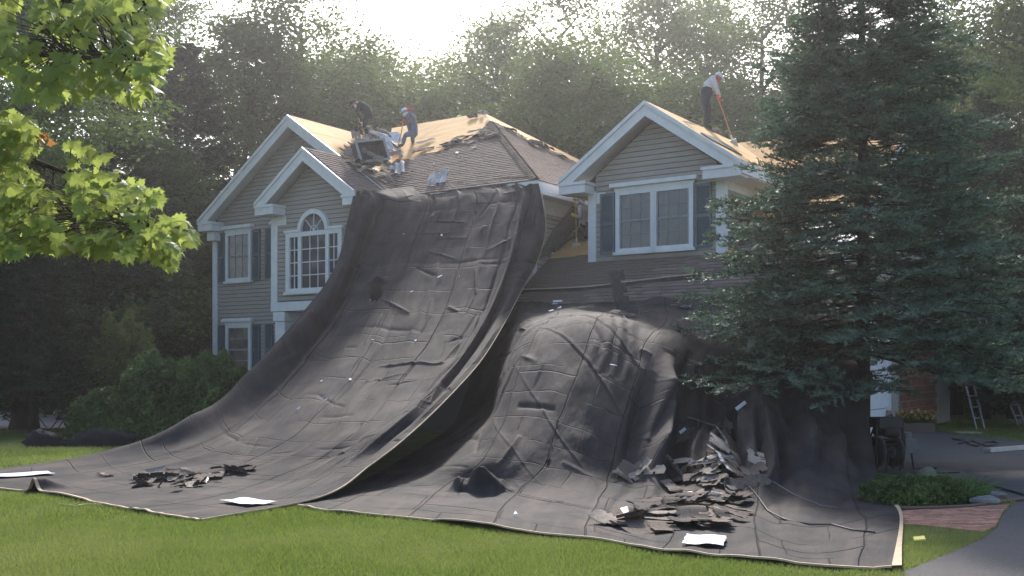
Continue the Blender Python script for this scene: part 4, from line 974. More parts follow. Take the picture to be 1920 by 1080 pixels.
UP = [(-40, -60), (330, -60), (300, 40), (318, 110), (290, 165), (245, 185), (185, 165), (105, 195), (60, 185), (10, 165), (-40, 170)]
LO = [(-40, 195), (30, 205), (62, 220), (75, 265), (140, 262), (205, 288), (225, 332), (305, 354), (338, 390), (362, 445), (335, 460), (318, 498), (262, 470), (190, 470), (110, 460), (20, 472), (-40, 478)]
mb = MB(); mb.tube([(0, 0, -.1), (.05, 0, 1.2), (0, .05, 2.6), (.1, 0, 4.5), (.2, 0, 6.5)], [.20, .16, .14, .09, .04], 10)
def ip(px, py, D): return inv @ P(px, py, D)
limbs = [[Vector((0, .02, 1.9)), ip(-80, 330, 6.2), ip(60, 385, 6.3), ip(190, 420, 6.2), ip(290, 440, 6.0)], [Vector((.05, 0, 2.4)), ip(-60, 270, 6.5), ip(60, 300, 6.6), ip(140, 330, 6.6)],
         [Vector((0, 0, 3.2)), ip(-80, 60, 5.8), ip(60, 100, 5.7), ip(180, 110, 5.6), ip(270, 125, 5.5)], [Vector((.1, 0, 4.0)), ip(-80, -60, 5.8), ip(80, -10, 5.7), ip(200, 20, 5.7), ip(290, 30, 5.6)], [Vector((0, .02, 1.7)), ip(-80, 430, 6.6), ip(60, 460, 6.5), ip(150, 465, 6.4)]]
lp_ = []
for L_ in limbs:
    mb.tube(L_, [.045, .026, .018, .011, .005][:len(L_)], 6)
    for a, b in zip(L_, L_[1:]):
        for f in range(8): lp_.append(a.lerp(b, f / 8))
leaves = []
rd = random.Random(77); rsl = np.random.RandomState(5)
def scatter(poly, n, D0, D1, edge):
    xs = [p[0] for p in poly]; ys = [p[1] for p in poly]; c = 0
    while c < n:
        x, y = rd.uniform(min(xs), max(xs)), rd.uniform(min(ys), max(ys))
        if not inpoly([x], [y], poly)[0]: continue
        # clumping
        if vnoise(np.array([x / 48.0]), np.array([y / 38.0]), 8, 2)[0] < -.17: continue
        q = ip(x, y, rd.uniform(D0, D1)); leaves.append(q); c += 1
scatter(UP, 800, 5.0, 6.3, 1); scatter(LO, 1300, 5.5, 7.0, 1)
for k in range(900):   # the rest of the crown, mostly outside the photo
    a = rd.uniform(0, 6.28); r = rd.uniform(.6, 2.6); q = Vector((-.6 + math.cos(a) * r, math.sin(a) * r, rd.uniform(2.3, 6.8)))
    wq = q + Vector((-5.3, 6.0, 0))
    if wq.x / wq.y * FPX + 960 > -10: continue
    leaves.append(q)
vis = []
for i, q in enumerate(leaves):
    j = min(lp_, key=lambda p: (p - q).length_squared)
    if i % 3 == 0 and (j - q).length < .7 and abs(j.z - q.z) < .22: mb.tube([j, j.lerp(q, .5) + Vector((0, 0, .04)), q], [.006, .004, .002], 3, cap=False)
    out = (q - j); out.z = 0; out = out.normalized() if out.length > .01 else Vector((1, 0, 0))
    tip = (out * .55 + Vector((rd.gauss(0, .35), rd.gauss(0, .35), -.45 - rd.random() * .5))).normalized()
    nrm = (Vector((rd.gauss(0, .45), rd.gauss(-.25, .45), 1))).normalized(); x = tip.cross(nrm).normalized(); nz = x.cross(tip)
    s = rd.uniform(.075, .13); M_ = Matrix((x * s, tip * s, nz * s)).transposed().to_4x4(); M_.translation = q; vis.append((q, M_, i % 6))
mb.build('branches', M_bark, mroot, True)
vv_ = [(0 if -20 < ((q.x - 5.3) / (q.y + 6) * FPX + 960) else 1, (inv.inverted() @ q).length, M_, k) for q, M_, k in vis]
vv_.sort(key=lambda t: (t[0], t[1]))
for a, b, M_, k in vv_[:300]:
    o = link(bpy.data.objects.new('leaf', lms[k][2]), mroot); o.matrix_local = M_
VV = []; FF = []; b0 = 0
for a, b, M_, k in vv_[300:]:
    V, F_, me = lms[k]; A = np.array(M_); VV.append(V @ A[:3, :3].T + A[:3, 3]); FF.append(F_ + b0); b0 += len(V)
o = npobj('leaf_mass', np.concatenate(VV), np.concatenate(FF), L_maple, mroot); o['kind'] = 'stuff'
# withered brown leaf clusters
M_dead = mat('withered_leaf', (.30, .13, .05), .8, (.42, .22, .09), 20, trans=.3, tcol=(.5, .25, .08))
for (px, py) in ((82, 262), (28, 275), (12, 308)):
    V = []; F_ = []; b0 = 0
    for k in range(7):
        v_, f_, me = lms[k % 6]; q = Quaternion((rd.gauss(0, 1), rd.gauss(0, 1), rd.gauss(0, 1), rd.gauss(0, 1))).normalized().to_matrix() * .07
        A = np.array(q); c = np.array(ip(px + rd.uniform(-8, 8), py + rd.uniform(-8, 8), 6.0)); V.append(v_ @ A.T + c); F_.append(f_ + b0); b0 += len(v_)
    npobj('withered_leaves', np.concatenate(V), np.concatenate(F_), M_dead, mroot)
# ------------------------------------------------------------ torn-off roofing
M_scrap = [mat('scrap_granule', (.14, .11, .09), .95, (.22, .175, .145), 50, .6, 200, rand=.3), mat('scrap_dark', (.045, .040, .038), .9, (.09, .08, .072), 20, .5, 100, rand=.3), mat('scrap_tan', (.24, .20, .165), .95, (.32, .275, .23), 40, .5, 150, rand=.2)]
M_silver = mat('sealant_strip', (.42, .43, .46), .6, (.12, .12, .125), 14, contrast=(.48, .52))
def stripmesh(seed, L, W, bend, curl, m, silver=False):
    rd = random.Random(seed); nx, ny = 12, 4; V = []; rag_ = [rd.uniform(-.02, .03) for _ in range(nx + 1)]; fx = rd.uniform(.3, .7)
    for s_ in (0, 1):
        for j in range(ny + 1):
            for i in range(nx + 1):
                u = i / nx; x = (u - .5) * L + (rag_[j] if i in (0, nx) else 0) * 1.5; y = ((0, .3, .6, .9, 1)[j] - .5) * W + (rag_[i] if j == ny else 0)
                z = bend * max(0, (u - fx)) * L * (1.4) + curl * ((j / ny - .5) ** 2) * W * 3 + .012 * math.sin(u * 9 + seed) + (.006 if s_ else 0)
                V.append((x, y, z))
    k = (nx + 1) * (ny + 1); F_ = []
    for j in range(ny):
        for i in range(nx):
            if j == 0 and i % 4 == 0: continue   # tab slots
            a = j * (nx + 1) + i; F_.append((k + a, k + a + 1, k + a + nx + 2, k + a + nx + 1)); F_.append((a + nx + 1, a + nx + 2, a + 1, a))
    return npmesh('torn_shingle', V, F_, [m, M_silver], matidx=[1 if (silver and (f[0] % k) // (nx + 1) == ny - 1) else 0 for f in F_])
SCR = []
for i in range(14):
    m = M_scrap[(0, 1, 0, 2, 0, 2, 0)[i % 7]]
    SCR.append(stripmesh(i, (.9, .6, .95, .5, 1.0, .7, .4)[i % 7], (.30, .26, .32, .2)[i % 4], (0, .08, -.06, .2, .04, -.14, .3)[i % 7], (0, .08, -.06, .2)[i % 4], m, i % 5 == 2))
def put(me, pos, nrm, rot, lift, label, grp, cat='roof debris', name='torn_shingle', s=1.0, tilt=0.0):
    o = link(bpy.data.objects.new(name, me)); q = nrm.to_track_quat('Z', 'Y') @ Quaternion((0, 0, 1), rot) @ Quaternion((1, 0, 0), tilt)
    o.rotation_mode = 'QUATERNION'; o.rotation_quaternion = q; o.location = pos + nrm * lift; o.scale = (s, s, s); return tag(o, label, cat, grp)
rd = random.Random(3); USED = set()
def heap(S, poly, n, label, grp, rot0=None, spread=1.2, s=(.7, 1.1), til=.25, lift=(.02, .12), only=None, bias=None):
    xs = [p[0] for p in poly]; ys = [p[1] for p in poly]; c = 0; tries = 0
    while c < n:
        x, y = rd.uniform(min(xs), max(xs)), rd.uniform(min(ys), max(ys))
        if not inpoly([x], [y], poly)[0]: continue
        p, nn_ = on2(x, y, S) if S is not None else roofpt(x, y)
        if S is not None and nn_.z < .62 and rd.random() < .93: continue
        nn_ = (nn_ + Vector((0, 0, .3 if S is None else 0))).normalized(); me = rd.choice(only or SCR); k = SCR.index(me); tries += 1
        fx, fy = (x - min(xs)) / (max(xs) - min(xs)), (y - min(ys)) / (max(ys) - min(ys))
        lab = '%s %s %s, %s %s of the %s' % (('short', 'medium', 'long')[0 if me.vertices[12].co.x < .3 else (1 if me.vertices[12].co.x < .42 else 2)], ('brown', 'black', 'brown', 'tan', 'brown', 'tan', 'brown')[k % 7], ('flat torn shingle', 'curled torn shingle', 'bent torn shingle', 'rolled torn shingle')[k % 4], ('upper', 'middle', 'lower')[min(2, int(fy * 3))], ('far left', 'left', 'centre', 'right', 'far right')[min(4, int(fx * 5))], label)
        if lab in USED and tries < 12: continue
        USED.add(lab); tries = 0
        put(me, p, nn_, (rot0 if rot0 is not None else 0) + rd.gauss(0, spread), rd.uniform(*lift), lab, grp, s=rd.uniform(*s), tilt=rd.gauss(0, til)); c += 1
def roofpt(px, py):
    u, v = RG.px(px, py)
    um, vm = RM.px(px, py)
    if 0 <= um <= 12 and vm >= 0 and um > 7.41 + (3.6 - 7.41) * vm / vj: return RM.world(px, py), (E1 * RM.N.x + E2 * RM.N.y + Vector((0, 0, RM.N.z)))
    return RG.world(px, py), (E1 * RG.N.x + E2 * RG.N.y + Vector((0, 0, RG.N.z)))
heap(S2, [(1215, 985), (1250, 925), (1290, 880), (1370, 840), (1425, 850), (1405, 920), (1360, 985), (1215, 990)], 66, 'big heap on the black tarp', 'torn shingles heaped in the fold of the black tarp', .55, .45, (.42, .85), .10, (.015, .07))
heap(S2, [(1150, 978), (1240, 965), (1330, 968), (1330, 985), (1160, 988)], 14, 'rows below the big heap', 'long shingle strips below the big heap', .05, .15, (.8, 1.2), .1, (.03, .08))
heap(S2, [(1235, 900), (1300, 860), (1420, 795), (1440, 840), (1330, 900)], 5, 'silver strips atop the heap', 'silver strips atop the heap', .55, .25, (.9, 1.15), .1, (.12, .18), [SCR[2], SCR[7], SCR[12]])
heap(S2, [(1160, 880), (1225, 850), (1240, 900), (1200, 940)], 7, 'strips beside the big heap', 'strips beside the big heap', .6, .3, (.5, .9), .1, (.01, .03))
heap(S2, [(1270, 800), (1400, 770), (1400, 810), (1290, 850)], 4, 'tarp valley above the big heap', 'strips above the big heap', .4, .8, (.6, .9), .2, (.01, .06))
heap(S1, [(255, 905), (280, 884), (400, 890), (480, 872), (490, 885), (400, 905), (330, 925), (250, 918)], 30, 'scrap row on the sloping tarp', 'shingle scraps across the foot of the sloping tarp', 0, 1.0, (.35, .7), .5, (.01, .08))
heap(S1, [(185, 885), (225, 885), (225, 895), (185, 893)], 3, 'scraps left of the row', 'scraps lying apart on the sloping tarp', 0, 1, (.25, .4), .2, (.01, .03))
heap(None, [(645, 275), (665, 258), (712, 262), (740, 290), (755, 315), (700, 318), (650, 300)], 42, 'pile in the roof valley', 'torn shingles in the roof valley', .8, 1.2, (.45, .9), .5, (.03, .45))
heap(None, [(700, 315), (760, 315), (775, 345), (720, 350)], 9, 'slide onto the tarp top', 'shingles at the top of the sloping tarp', .4, .8, (.5, .9), .3, (.04, .15))
heap(None, [(778, 282), (800, 262), (812, 262), (800, 290)], 4, 'scraps beside the crouching worker', 'shingles beside the crouching worker', .4, .5, (.5, .8), .2, (.03, .1))
heap(None, [(830, 272), (900, 250), (925, 235), (930, 262), (850, 285)], 16, 'torn line on the main roof', 'lifted shingles along the torn line', .1, .5, (.5, .9), .12, (.04, .1))
heap(None, [(868, 222), (905, 209), (915, 214), (880, 230)], 5, 'main roof peak', 'scraps on the main roof peak', .4, .9, (.3, .6), .4, (.04, .1), [SCR[1], SCR[5]])
def rrp(px, py): return RR.world(px, py), (E1 * RR.N.x + E2 * RR.N.y + Vector((0, 0, RR.N.z)))
_rp = roofpt; roofpt = rrp
heap(None, [(925, 238), (960, 250), (1000, 278), (1060, 300), (1050, 292), (985, 262)], 15, 'right hip slope', 'dark strips on the right hip slope', 1.2, .5, (.5, .9), .35, (.04, .12), [SCR[1], SCR[5], SCR[8], SCR[0]])
def rdn(px, py): return DR.world(px, py), (E1 * DR.N.x + E2 * DR.N.y + Vector((0, 0, DR.N.z)))
roofpt = rdn
heap(None, [(1270, 218), (1330, 238), (1380, 262), (1370, 262), (1262, 225)], 12, 'dormer slope by the worker', 'shingles by the standing worker', .9, .6, (.35, .6), .4, (.03, .08))
roofpt = _rp
# sheet metal and skylight frame in the valley
def corr(name, L, W, nfold, m, amp=.05):
    V = []; nx, ny = nfold * 4, 4
    for j in range(ny + 1):
        for i in range(nx + 1): V.append(((i / nx - .5) * L, (j / ny - .5) * W + .02 * math.sin(i), amp * (1 if (i // 2) % 2 else 0) + .04 * math.sin(j + i * .3)))
    return npmesh(name, V, [(j * (nx + 1) + i, j * (nx + 1) + i + 1, (j + 1) * (nx + 1) + i + 1, (j + 1) * (nx + 1) + i) for j in range(ny) for i in range(nx)], m)
cm1 = corr('metal_sheet', .72, .62, 4, mat('dusty_metal', (.38, .36, .34), .5, (.52, .50, .48), 8, metal=.4))
for (px, py, rot, sc__, lf_, lab) in ((738, 326, .55, 1.0, .10, 'ribbed metal flashing lying at the top edge of the sloping tarp'), (728, 296, .2, 1.0, .28, 'ribbed metal flashing below the dark skylight frame in the valley'), (692, 318, .6, .6, .08, 'small bent metal flashing left of the ribbed sheet')):
    p, nn_ = roofpt(px, py); put(cm1, p, nn_, rot, lf_, lab, None, 'metal flashing', 'metal_flashing', sc__, .15)
p, nn_ = roofpt(822, 342); put(corr('metal_sheet', .5, .5, 2, _m['dusty_metal']), p, nn_, .3, .1, 'bent pale flashing leaning on the tarp top right of the valley', None, 'metal flashing', 'metal_flashing', 1, .5)
sk = empty('skylight_frame', P(690, 290, 28.3), 0, 'dark box shaped skylight frame with pale rim upended in the roof valley', 'skylight'); sk.rotation_euler = (R(78), R(-12), R(34))
a = MB(); w_, h_, d_ = .86, .58, .30
for (x0_, y0_, x1_, y1_) in ((-w_ / 2, -h_ / 2, w_ / 2, -h_ / 2 + .04), (-w_ / 2, h_ / 2 - .04, w_ / 2, h_ / 2), (-w_ / 2, -h_ / 2 + .04, -w_ / 2 + .04, h_ / 2 - .04), (w_ / 2 - .04, -h_ / 2 + .04, w_ / 2, h_ / 2 - .04)): a.box((x0_, y0_, 0), (x1_, y1_, d_))
a.build('curb', M_felt, sk); a = MB()
for (x0_, y0_, x1_, y1_) in ((-w_ / 2 - .02, -h_ / 2 - .02, w_ / 2 + .02, -h_ / 2 + .04), (-w_ / 2 - .02, h_ / 2 - .04, w_ / 2 + .02, h_ / 2 + .02), (-w_ / 2 - .02, -h_ / 2 + .04, -w_ / 2 + .04, h_ / 2 - .04), (w_ / 2 - .04, -h_ / 2 + .04, w_ / 2 + .02, h_ / 2 - .04)): a.box((x0_, y0_, d_ + .001), (x1_, y1_, d_ + .03))
a.build('rim', mat('dull_rim', (.30, .30, .31), .6), sk)
MB().box((-w_ / 2 + .04, -h_ / 2 + .04, .02), (w_ / 2 - .04, h_ / 2 - .04, .05)).build('dark_back_panel', M_felt, sk)  # dark panel paints in the shaded inside of the box
for i, (x, y, D_, r_, lb) in enumerate(((655, 300, 27.8, .4, 'torn shingle jammed under the left corner of the skylight frame'), (668, 309, 27.7, -.3, 'torn shingle draped below the skylight frame, left'), (684, 316, 27.6, .8, 'torn shingle draped below the skylight frame, middle'), (700, 312, 27.6, .1, 'torn shingle draped below the skylight frame, right'), (712, 300, 27.7, 1.2, 'torn shingle against the right side of the skylight frame'), (676, 298, 27.8, 2.0, 'black torn strip lying across the opening of the skylight frame'), (694, 288, 27.9, -.9, 'torn strip poking out of the top of the skylight frame'), (652, 288, 28.0, 1.7, 'torn shingle standing left of the skylight frame'))):
    put(SCR[(0, 3, 5, 1, 6, 8, 2, 10)[i]], P(x, y, D_), Vector((rd.uniform(-.5, .5), -.6, .8)).normalized(), r_, 0, lb, 'shingles round the skylight frame', s=.62)
wsh = MB(); wsh.prism([(-.35, -.22, 0), (.3, -.3, .05), (.38, .2, .1), (-.1, .33, .04), (-.3, .2, 0)], (0, 0, .012))
p, nn_ = roofpt(728, 272); put(wsh.mesh('white_sheet', M_paper), p, (nn_ + Vector((0, -.6, .3))).normalized(), .2, .22, 'bright white torn sheet between the skylight frame and the crouching worker', None, 'plastic sheet', 'white_sheet')
wsh = MB(); wsh.prism([(-.3, -.05, 0), (.25, -.16, .03), (.32, .02, .03), (-.2, .07, 0)], (0, 0, .012)); p, nn_ = roofpt(700, 268); put(wsh.mesh('white_sheet', M_paper), p, (nn_ + Vector((0, -.8, .3))).normalized(), -.5, .35, 'narrow white strip sticking out of the skylight frame', None, 'plastic strip', 'white_strip')
# wrappers and scraps on the sheets
def wrapper(S, px, py, L, W, rot, label):
    V = []; nx, ny = 10, 8; r_ = random.Random(px)
    for j in range(ny + 1):
        for i in range(nx + 1): V.append(((i / nx - .5) * L + r_.uniform(-.008, .008), (j / ny - .5) * W + r_.uniform(-.008, .008), .012 + .008 * math.sin(i * .8 + px) * math.cos(j * .9)))
    p, nn_ = on2(px, py, S); o = link(bpy.data.objects.new('paper_wrapper', npmesh('paper_wrapper', V, [(j * (nx + 1) + i, j * (nx + 1) + i + 1, (j + 1) * (nx + 1) + i + 1, (j + 1) * (nx + 1) + i) for j in range(ny) for i in range(nx)], M_paper)))
    o.location = p + Vector((0, 0, .02)); o.rotation_euler = (0, 0, rot); tag(o, label, 'paper wrapper')
wrapper(S2, 1322, 1018, .36, .52, -.25, 'bluish white paper wrapper near the front edge of the black tarp')
wrapper(S1, 466, 944, .36, .62, .9, 'white paper wrapper at the lower right of the sloping tarp')
wrapper(S1, 38, 893, .50, .85, -.9, 'crumpled white paper wrapper at the far left end of the tarp')
chip = [MB().prism([(-.05, -.02, 0), (.04, -.03, 0), (.06, .02, .01), (-.03, .03, .01)], (0, 0, .006)).mesh('scrap', M_paper), MB().prism([(-.03, -.02, 0), (.02, -.02, 0), (.03, .02, .02)], (0, 0, .006)).mesh('scrap', M_paper)]
CL = ['white scrap just below the dark pocket in the sloping tarp', 'white scrap left of the pair under the dark pocket', 'small white chip high on the sloping tarp near its middle', 'small white chip high on the sloping tarp left of centre', 'white chip in the middle of the sloping tarp', 'white chip right of the middle of the sloping tarp', 'crumpled white scrap low on the left of the sloping tarp', 'tiny chip below the crumpled white scrap on the tarp', 'tiny chip right of the crumpled white scrap on the tarp', 'white chip below the dark pocket towards the left edge', 'white chip right of the dark pocket on the sloping tarp', 'white chip low on the sloping tarp above the scrap row', 'white chip near the right fold of the sloping tarp', 'white chip at the left edge where the tarp flattens']
CH = [(703, 567), (693, 565), (829, 442), (758, 441), (826, 520), (864, 519), (604, 716), (611, 752), (657, 714), (700, 640), (773, 548), (640, 790), (780, 640), (560, 770)]
for i, (x, y) in enumerate(CH):
    p, nn_ = on2(x, y, S1); put(chip[i % 2], p, nn_, i, .02, CL[i], 'white scraps on the sloping tarp', 'scrap', 'paper_scrap', rd.uniform(.7, 1.5))
DL = ['white splinter at the left end of the tarp crest', 'white splinter just right of the left crest splinter', 'white splinter lowest of the three at the crest', 'white scrap left of the foot of the big heap', 'white scrap at the foot of the big heap, left', 'white scrap at the foot of the big heap, middle', 'white scrap at the foot of the big heap, right', 'white scrap inside the big shingle heap', 'white scrap above the big shingle heap', 'white chip in the middle of the tarp hump', 'white chip on the flat tarp left of the heap', 'white chip on the flat tarp below the bunched flap', 'white splinter on the tarp crest towards the spruce', 'white chip on the crest below the upright slab', 'white chip in the tarp valley left of the spruce']
for i, (x, y) in enumerate([(1040, 572), (1049, 580), (1034, 585), (1181, 975), (1210, 982), (1310, 975), (1350, 970), (1315, 870), (1390, 765), (1150, 690), (1050, 940), (965, 968), (1285, 578), (1170, 600), (1280, 810)]):
    p, nn_ = on2(x, y, S2); put(chip[i % 2], p, nn_, i, .02, DL[i], 'white scraps on the black tarp', 'scrap', 'paper_scrap', rd.uniform(.8, 2.0))
RL = ['pale chip on the bay roof beside the valley', 'pale chip above the tarp edge on the main roof', 'pale chip in the middle of the main roof shingles', 'pale chip right of the middle of the main roof', 'pale chip high on the main roof near the hip', 'pale chip just right of the roof valley', 'pale sliver on the lower roof left of the dormer', 'pale chip low on the main roof above the tarp']
for i, (x, y) in enumerate([(702, 330), (815, 310), (858, 290), (866, 300), (890, 280), (770, 325), (1036, 479), (840, 325)]):
    pl_ = RW if x > 1000 else RM; p = pl_.world(x, y, .04); put(chip[i % 2], p, (Vector((-.2, -.4, .8))).normalized(), i, .01, RL[i], 'pale chips on the roof', 'scrap', 'paper_scrap', 1.4)
# standing slab, leaning flashing and crest scraps
p, nn_ = on2(1162, 578, S2); o = put(stripmesh(50, .80, .30, -.1, .1, M_scrap[1]), p + Vector((0, 0, .36)), Vector((.1, -1, .15)).normalized(), R(98), 0, 'dark shingle slab standing upright on the crest of the black tarp', None)
p, nn_ = on2(1412, 640, S2); pole = MB(); pole.obox((0, 0, 0), .12, .012, .52); o = pole.build('white_flashing', M_trim); o.location = P(1412, 633, 17.0); o.rotation_euler = (.1, .22, .1); tag(o, 'white flashing strip standing against the tarp behind the left spruce boughs', 'flashing')
for i, (x, y, r_) in enumerate(((1180, 594, .1), (1210, 592, .3), (1275, 578, 2.5), (1150, 592, 0))):
    p, nn_ = on2(x, y, S2); put(SCR[(0, 3, 4, 6)[i]], p, (nn_ + Vector((0, 0, 1))).normalized(), r_, .05, ('scrap on the tarp crest just right of the upright slab', 'scrap on the tarp crest well right of the upright slab', 'scrap on the tarp crest nearest the spruce', 'scrap on the tarp crest left of the upright slab')[i], 'scraps on the crest of the black tarp', s=.5)
wt = MB().prism([(-.2, -.04, 0), (-.12, .03, .03), (.2, .02, .02), (.18, -.03, 0)], (0, 0, .02)).mesh('white_trim_scrap', M_trim)
p, nn_ = on2(1172, 970, S2); put(wt, p, nn_, -.2, .05, 'short white trim piece at the left foot of the shingle heap', None, 'trim piece', 'trim_scrap', 1.0)
p, nn_ = on2(1045, 578, S2); put(wt, p + Vector((0, 0, .08)), nn_, 1.3, .05, 'white splintered trim at the left of the tarp crest', None, 'trim piece', 'trim_scrap', .8)
def cord(S, pts, rad, m, label, cat='cord', name='cord'):
    P_ = []
    for x, y in pts: q, _ = on2(x, y, S); P_.append(q + Vector((0, 0, .012)))
    tag(MB().tube(P_, rad, 5).build(name, m, None, True), label, cat)
cord(S2, [(1397, 905), (1420, 930), (1440, 960), (1470, 975), (1520, 985), (1560, 985), (1600, 995), (1640, 1000)], .008, M_black, 'thin black cord lying across the lower right of the tarp')
cord(S2, [(1420, 890), (1450, 905), (1490, 930), (1540, 950), (1570, 955)], .006, mat('grey_string', (.2, .19, .18), .9), 'thin grey string across the tarp below the spruce')
# ------------------------------------------------------------ people
def person(name_label, pxf, D, J, mats, extras, sc_=1.0):
    fx, fy = pxf; s = D / FPX; base = P(fx, fy, D)
    root = empty('person', base, 0, name_label, 'person')
    def q(k):
        x, y, d = J[k]; return Vector(((x - fx) * s, d, (fy - y) * s))
    seq = ['pel', 'ab', 'ch', 'nk', 'hd', 'ls', 'le', 'lw', 'rs', 're', 'rw', 'lh', 'lk', 'la', 'lt', 'rh', 'rk', 'ra', 'rt']
    rad = dict(pel=.15, ab=.145, ch=.16, nk=.06, hd=.098, ls=.075, le=.048, lw=.034, rs=.075, re=.048, rw=.034, lh=.105, lk=.066, la=.048, lt=.042, rh=.105, rk=.066, ra=.048, rt=.042)
    J2 = {k: q(k) + Vector(extras.get('shift', (0, 0, 0))) for k in seq if k in J}
    J2['ab'] = (J2['pel'] + J2['ch']) / 2 + Vector((0, 0, .02))
    ed = [('pel', 'ab'), ('ab', 'ch'), ('ch', 'nk'), ('nk', 'hd'), ('ch', 'ls'), ('ls', 'le'), ('le', 'lw'), ('ch', 'rs'), ('rs', 're'), ('re', 'rw'), ('pel', 'lh'), ('lh', 'lk'), ('lk', 'la'), ('la', 'lt'), ('pel', 'rh'), ('rh', 'rk'), ('rk', 'ra'), ('ra', 'rt')]
    me = bpy.data.meshes.new('body'); me.from_pydata([tuple(J2[k]) for k in seq], [(seq.index(a), seq.index(b)) for a, b in ed], [])
    o = link(bpy.data.objects.new('body', me)); md = o.modifiers.new('s', 'SKIN'); 
    for i, k in enumerate(seq):
        v = me.skin_vertices[0].data[i]; v.radius = (rad[k] * .92 * sc_, rad[k] * sc_); v.use_root = (i == 0)
    sb = o.modifiers.new('b', 'SUBSURF'); sb.levels = 2; sb.render_levels = 2
    dg = bpy.context.evaluated_depsgraph_get(); m2 = bpy.data.meshes.new_from_object(o.evaluated_get(dg)); m2.name = 'body'
    o.modifiers.clear(); o.data = m2; m2.materials.clear()
    for m in mats: m2.materials.append(m)     # skin, shirt, trousers, boots, gloves, sleeves
    grp = {('ch', 'nk'): 1, ('nk', 'hd'): 0, ('pel', 'ab'): 2, ('ab', 'ch'): 1, ('ch', 'ls'): 1, ('ls', 'le'): 1, ('le', 'lw'): 5, ('ch', 'rs'): 1, ('rs', 're'): 1, ('re', 'rw'): 5, ('pel', 'lh'): 2, ('lh', 'lk'): 2, ('lk', 'la'): 2, ('la', 'lt'): 3, ('pel', 'rh'): 2, ('rh', 'rk'): 2, ('rk', 'ra'): 2, ('ra', 'rt'): 3}
    # five fingers per hand, curled round the tool
    for sd_, w0, e0 in (('l', 'lw', 'le'), ('r', 'rw', 're')):
        a = J2[w0]; d = (a - J2[e0]).normalized(); x = d.cross(Vector((0, 1, .2))).normalized(); z = x.cross(d)
        hb = MB(); hb.tube([a, a + d * .045, a + d * .085], [.033, .040, .036], 8)
        for k in range(4):
            b0 = a + d * .08 + x * (.027 - .018 * k); l1 = (.035, .042, .038, .030)[k]
            hb.tube([b0, b0 + d * l1 * .8 + z * .012, b0 + d * l1 + z * .035, b0 + d * l1 * .6 + z * .052], [.0105, .010, .009, .007], 5)
        b0 = a + d * .03 + x * .032; hb.tube([b0, b0 + x * .022 + d * .02 + z * .012, b0 + x * .018 + d * .042 + z * .032], [.012, .011, .008], 5)
        n0 = len(m2.vertices); bm = bmesh.new(); bm.from_mesh(m2); vs = [bm.verts.new(v) for v in hb.v]
        for f in hb.f:
            fc = bm.faces.new([vs[i] for i in f]); fc.material_index = 4; fc.tag = True; fc.smooth = True
        bm.to_mesh(m2); bm.free()
    A = {k: v for k, v in J2.items()}
    for p_ in m2.polygons:
        p_.use_smooth = True
        if p_.material_index == 4: continue
        c = p_.center; best = 9; bi = 0
        for a, b in ed:
            ab = A[b] - A[a]; t = max(0, min(1, (c - A[a]).dot(ab) / (ab.length_squared + 1e-9))); dd = (c - A[a] - ab * t).length - .8 * (rad[a] * (1 - t) + rad[b] * t)
            if dd < best: best = dd; bi = grp[(a, b)]; 
            if dd == best and (a, b) == ('ch', 'nk') and t > .75: bi = 0
        p_.material_index = bi
    o.parent = root
    # head: face, ears, cap
    hd = J2['hd']; fd = Vector(extras['face']).normalized(); up = (hd - J2['nk']).normalized(); up = (up - fd * up.dot(fd)).normalized(); xr = up.cross(fd)
    M_ = Matrix((xr, fd, up)).transposed()
    def lp(x, y, z): return hd + M_ @ Vector((x, y, z))
    f = MB(); b_ = len(f.v); f.ball((0, 0, 0), .082, .10, .118, 12, 10, lambda d: 1 + (.10 * math.exp(-((d.x / .18) ** 2 + ((d.z + .15) / .22) ** 2)) if d.y > 0 else 0) - (.04 * math.exp(-((abs(d.x) - .35) ** 2 + (d.z - .12) ** 2) / .02) if d.y > 0 else 0))
    f.ball((-.083, -.005, -.01), .014, .02, .03, 6, 5); f.ball((.083, -.005, -.01), .014, .02, .03, 6, 5); f.v = [tuple(hd + M_ @ Vector(v)) for v in f.v]
    f.build('head', mats[0], root, True)
    if extras.get('mask'):
        k = MB(); k.ball((0, .012, -.055), .083, .098, .07, 12, 8); k.v = [tuple(hd + M_ @ Vector(v)) for v in k.v]; k.build('face_cover', extras['mask'], root, True)
    k = MB(); k.ball((0, 0, .045), .092, .11, .088, 14, 9, lambda d: 1 if d.z > -.15 else .85); k.v = [tuple(hd + M_ @ Vector(v)) for v in k.v]; cap_ = k.build('cap', extras['cap'], root, True)
    k = MB(); k.prism([(-.07, .085, .045), (-.06, .165, .03), (0, .19, .028), (.06, .165, .03), (.07, .085, .045)], (0, 0, .012)); k.v = [tuple(hd + M_ @ Vector(v)) for v in k.v]; k.build('visor', extras['cap'], cap_)
    k = MB()
    for sx_ in (-1, 1): k.ball((sx_ * .032, .092, .012), .012, .009, .008, 6, 5)
    k.v = [tuple(hd + M_ @ Vector(v)) for v in k.v]; k.build('eyes', M_black, root)
    return root, J2, base
M_skin = mat('skin', (.32, .17, .11), .6); M_blk = mat('dark_cloth', (.030, .030, .036), .95, (.05, .05, .055), 20); M_gry = mat('grey_cloth', (.44, .45, .48), .95, (.54, .55, .58), 14); M_jean = mat('blue_denim', (.10, .14, .21), .95, (.16, .21, .29), 18)
M_boot = mat('boot_leather', (.04, .032, .028), .8); M_wht = mat('white_cap', (.75, .78, .85), .8); M_bcap = mat('light_blue_cap', (.42, .62, .82), .8, (.7, .8, .9), 14); M_red = mat('red_cloth', (.55, .05, .03), .9); M_org = mat('orange_glove', (.62, .15, .06), .9); M_yel = mat('yellow_glove', (.62, .60, .05), .8); M_slv = mat('rust_sleeve', (.30, .11, .07), .95)
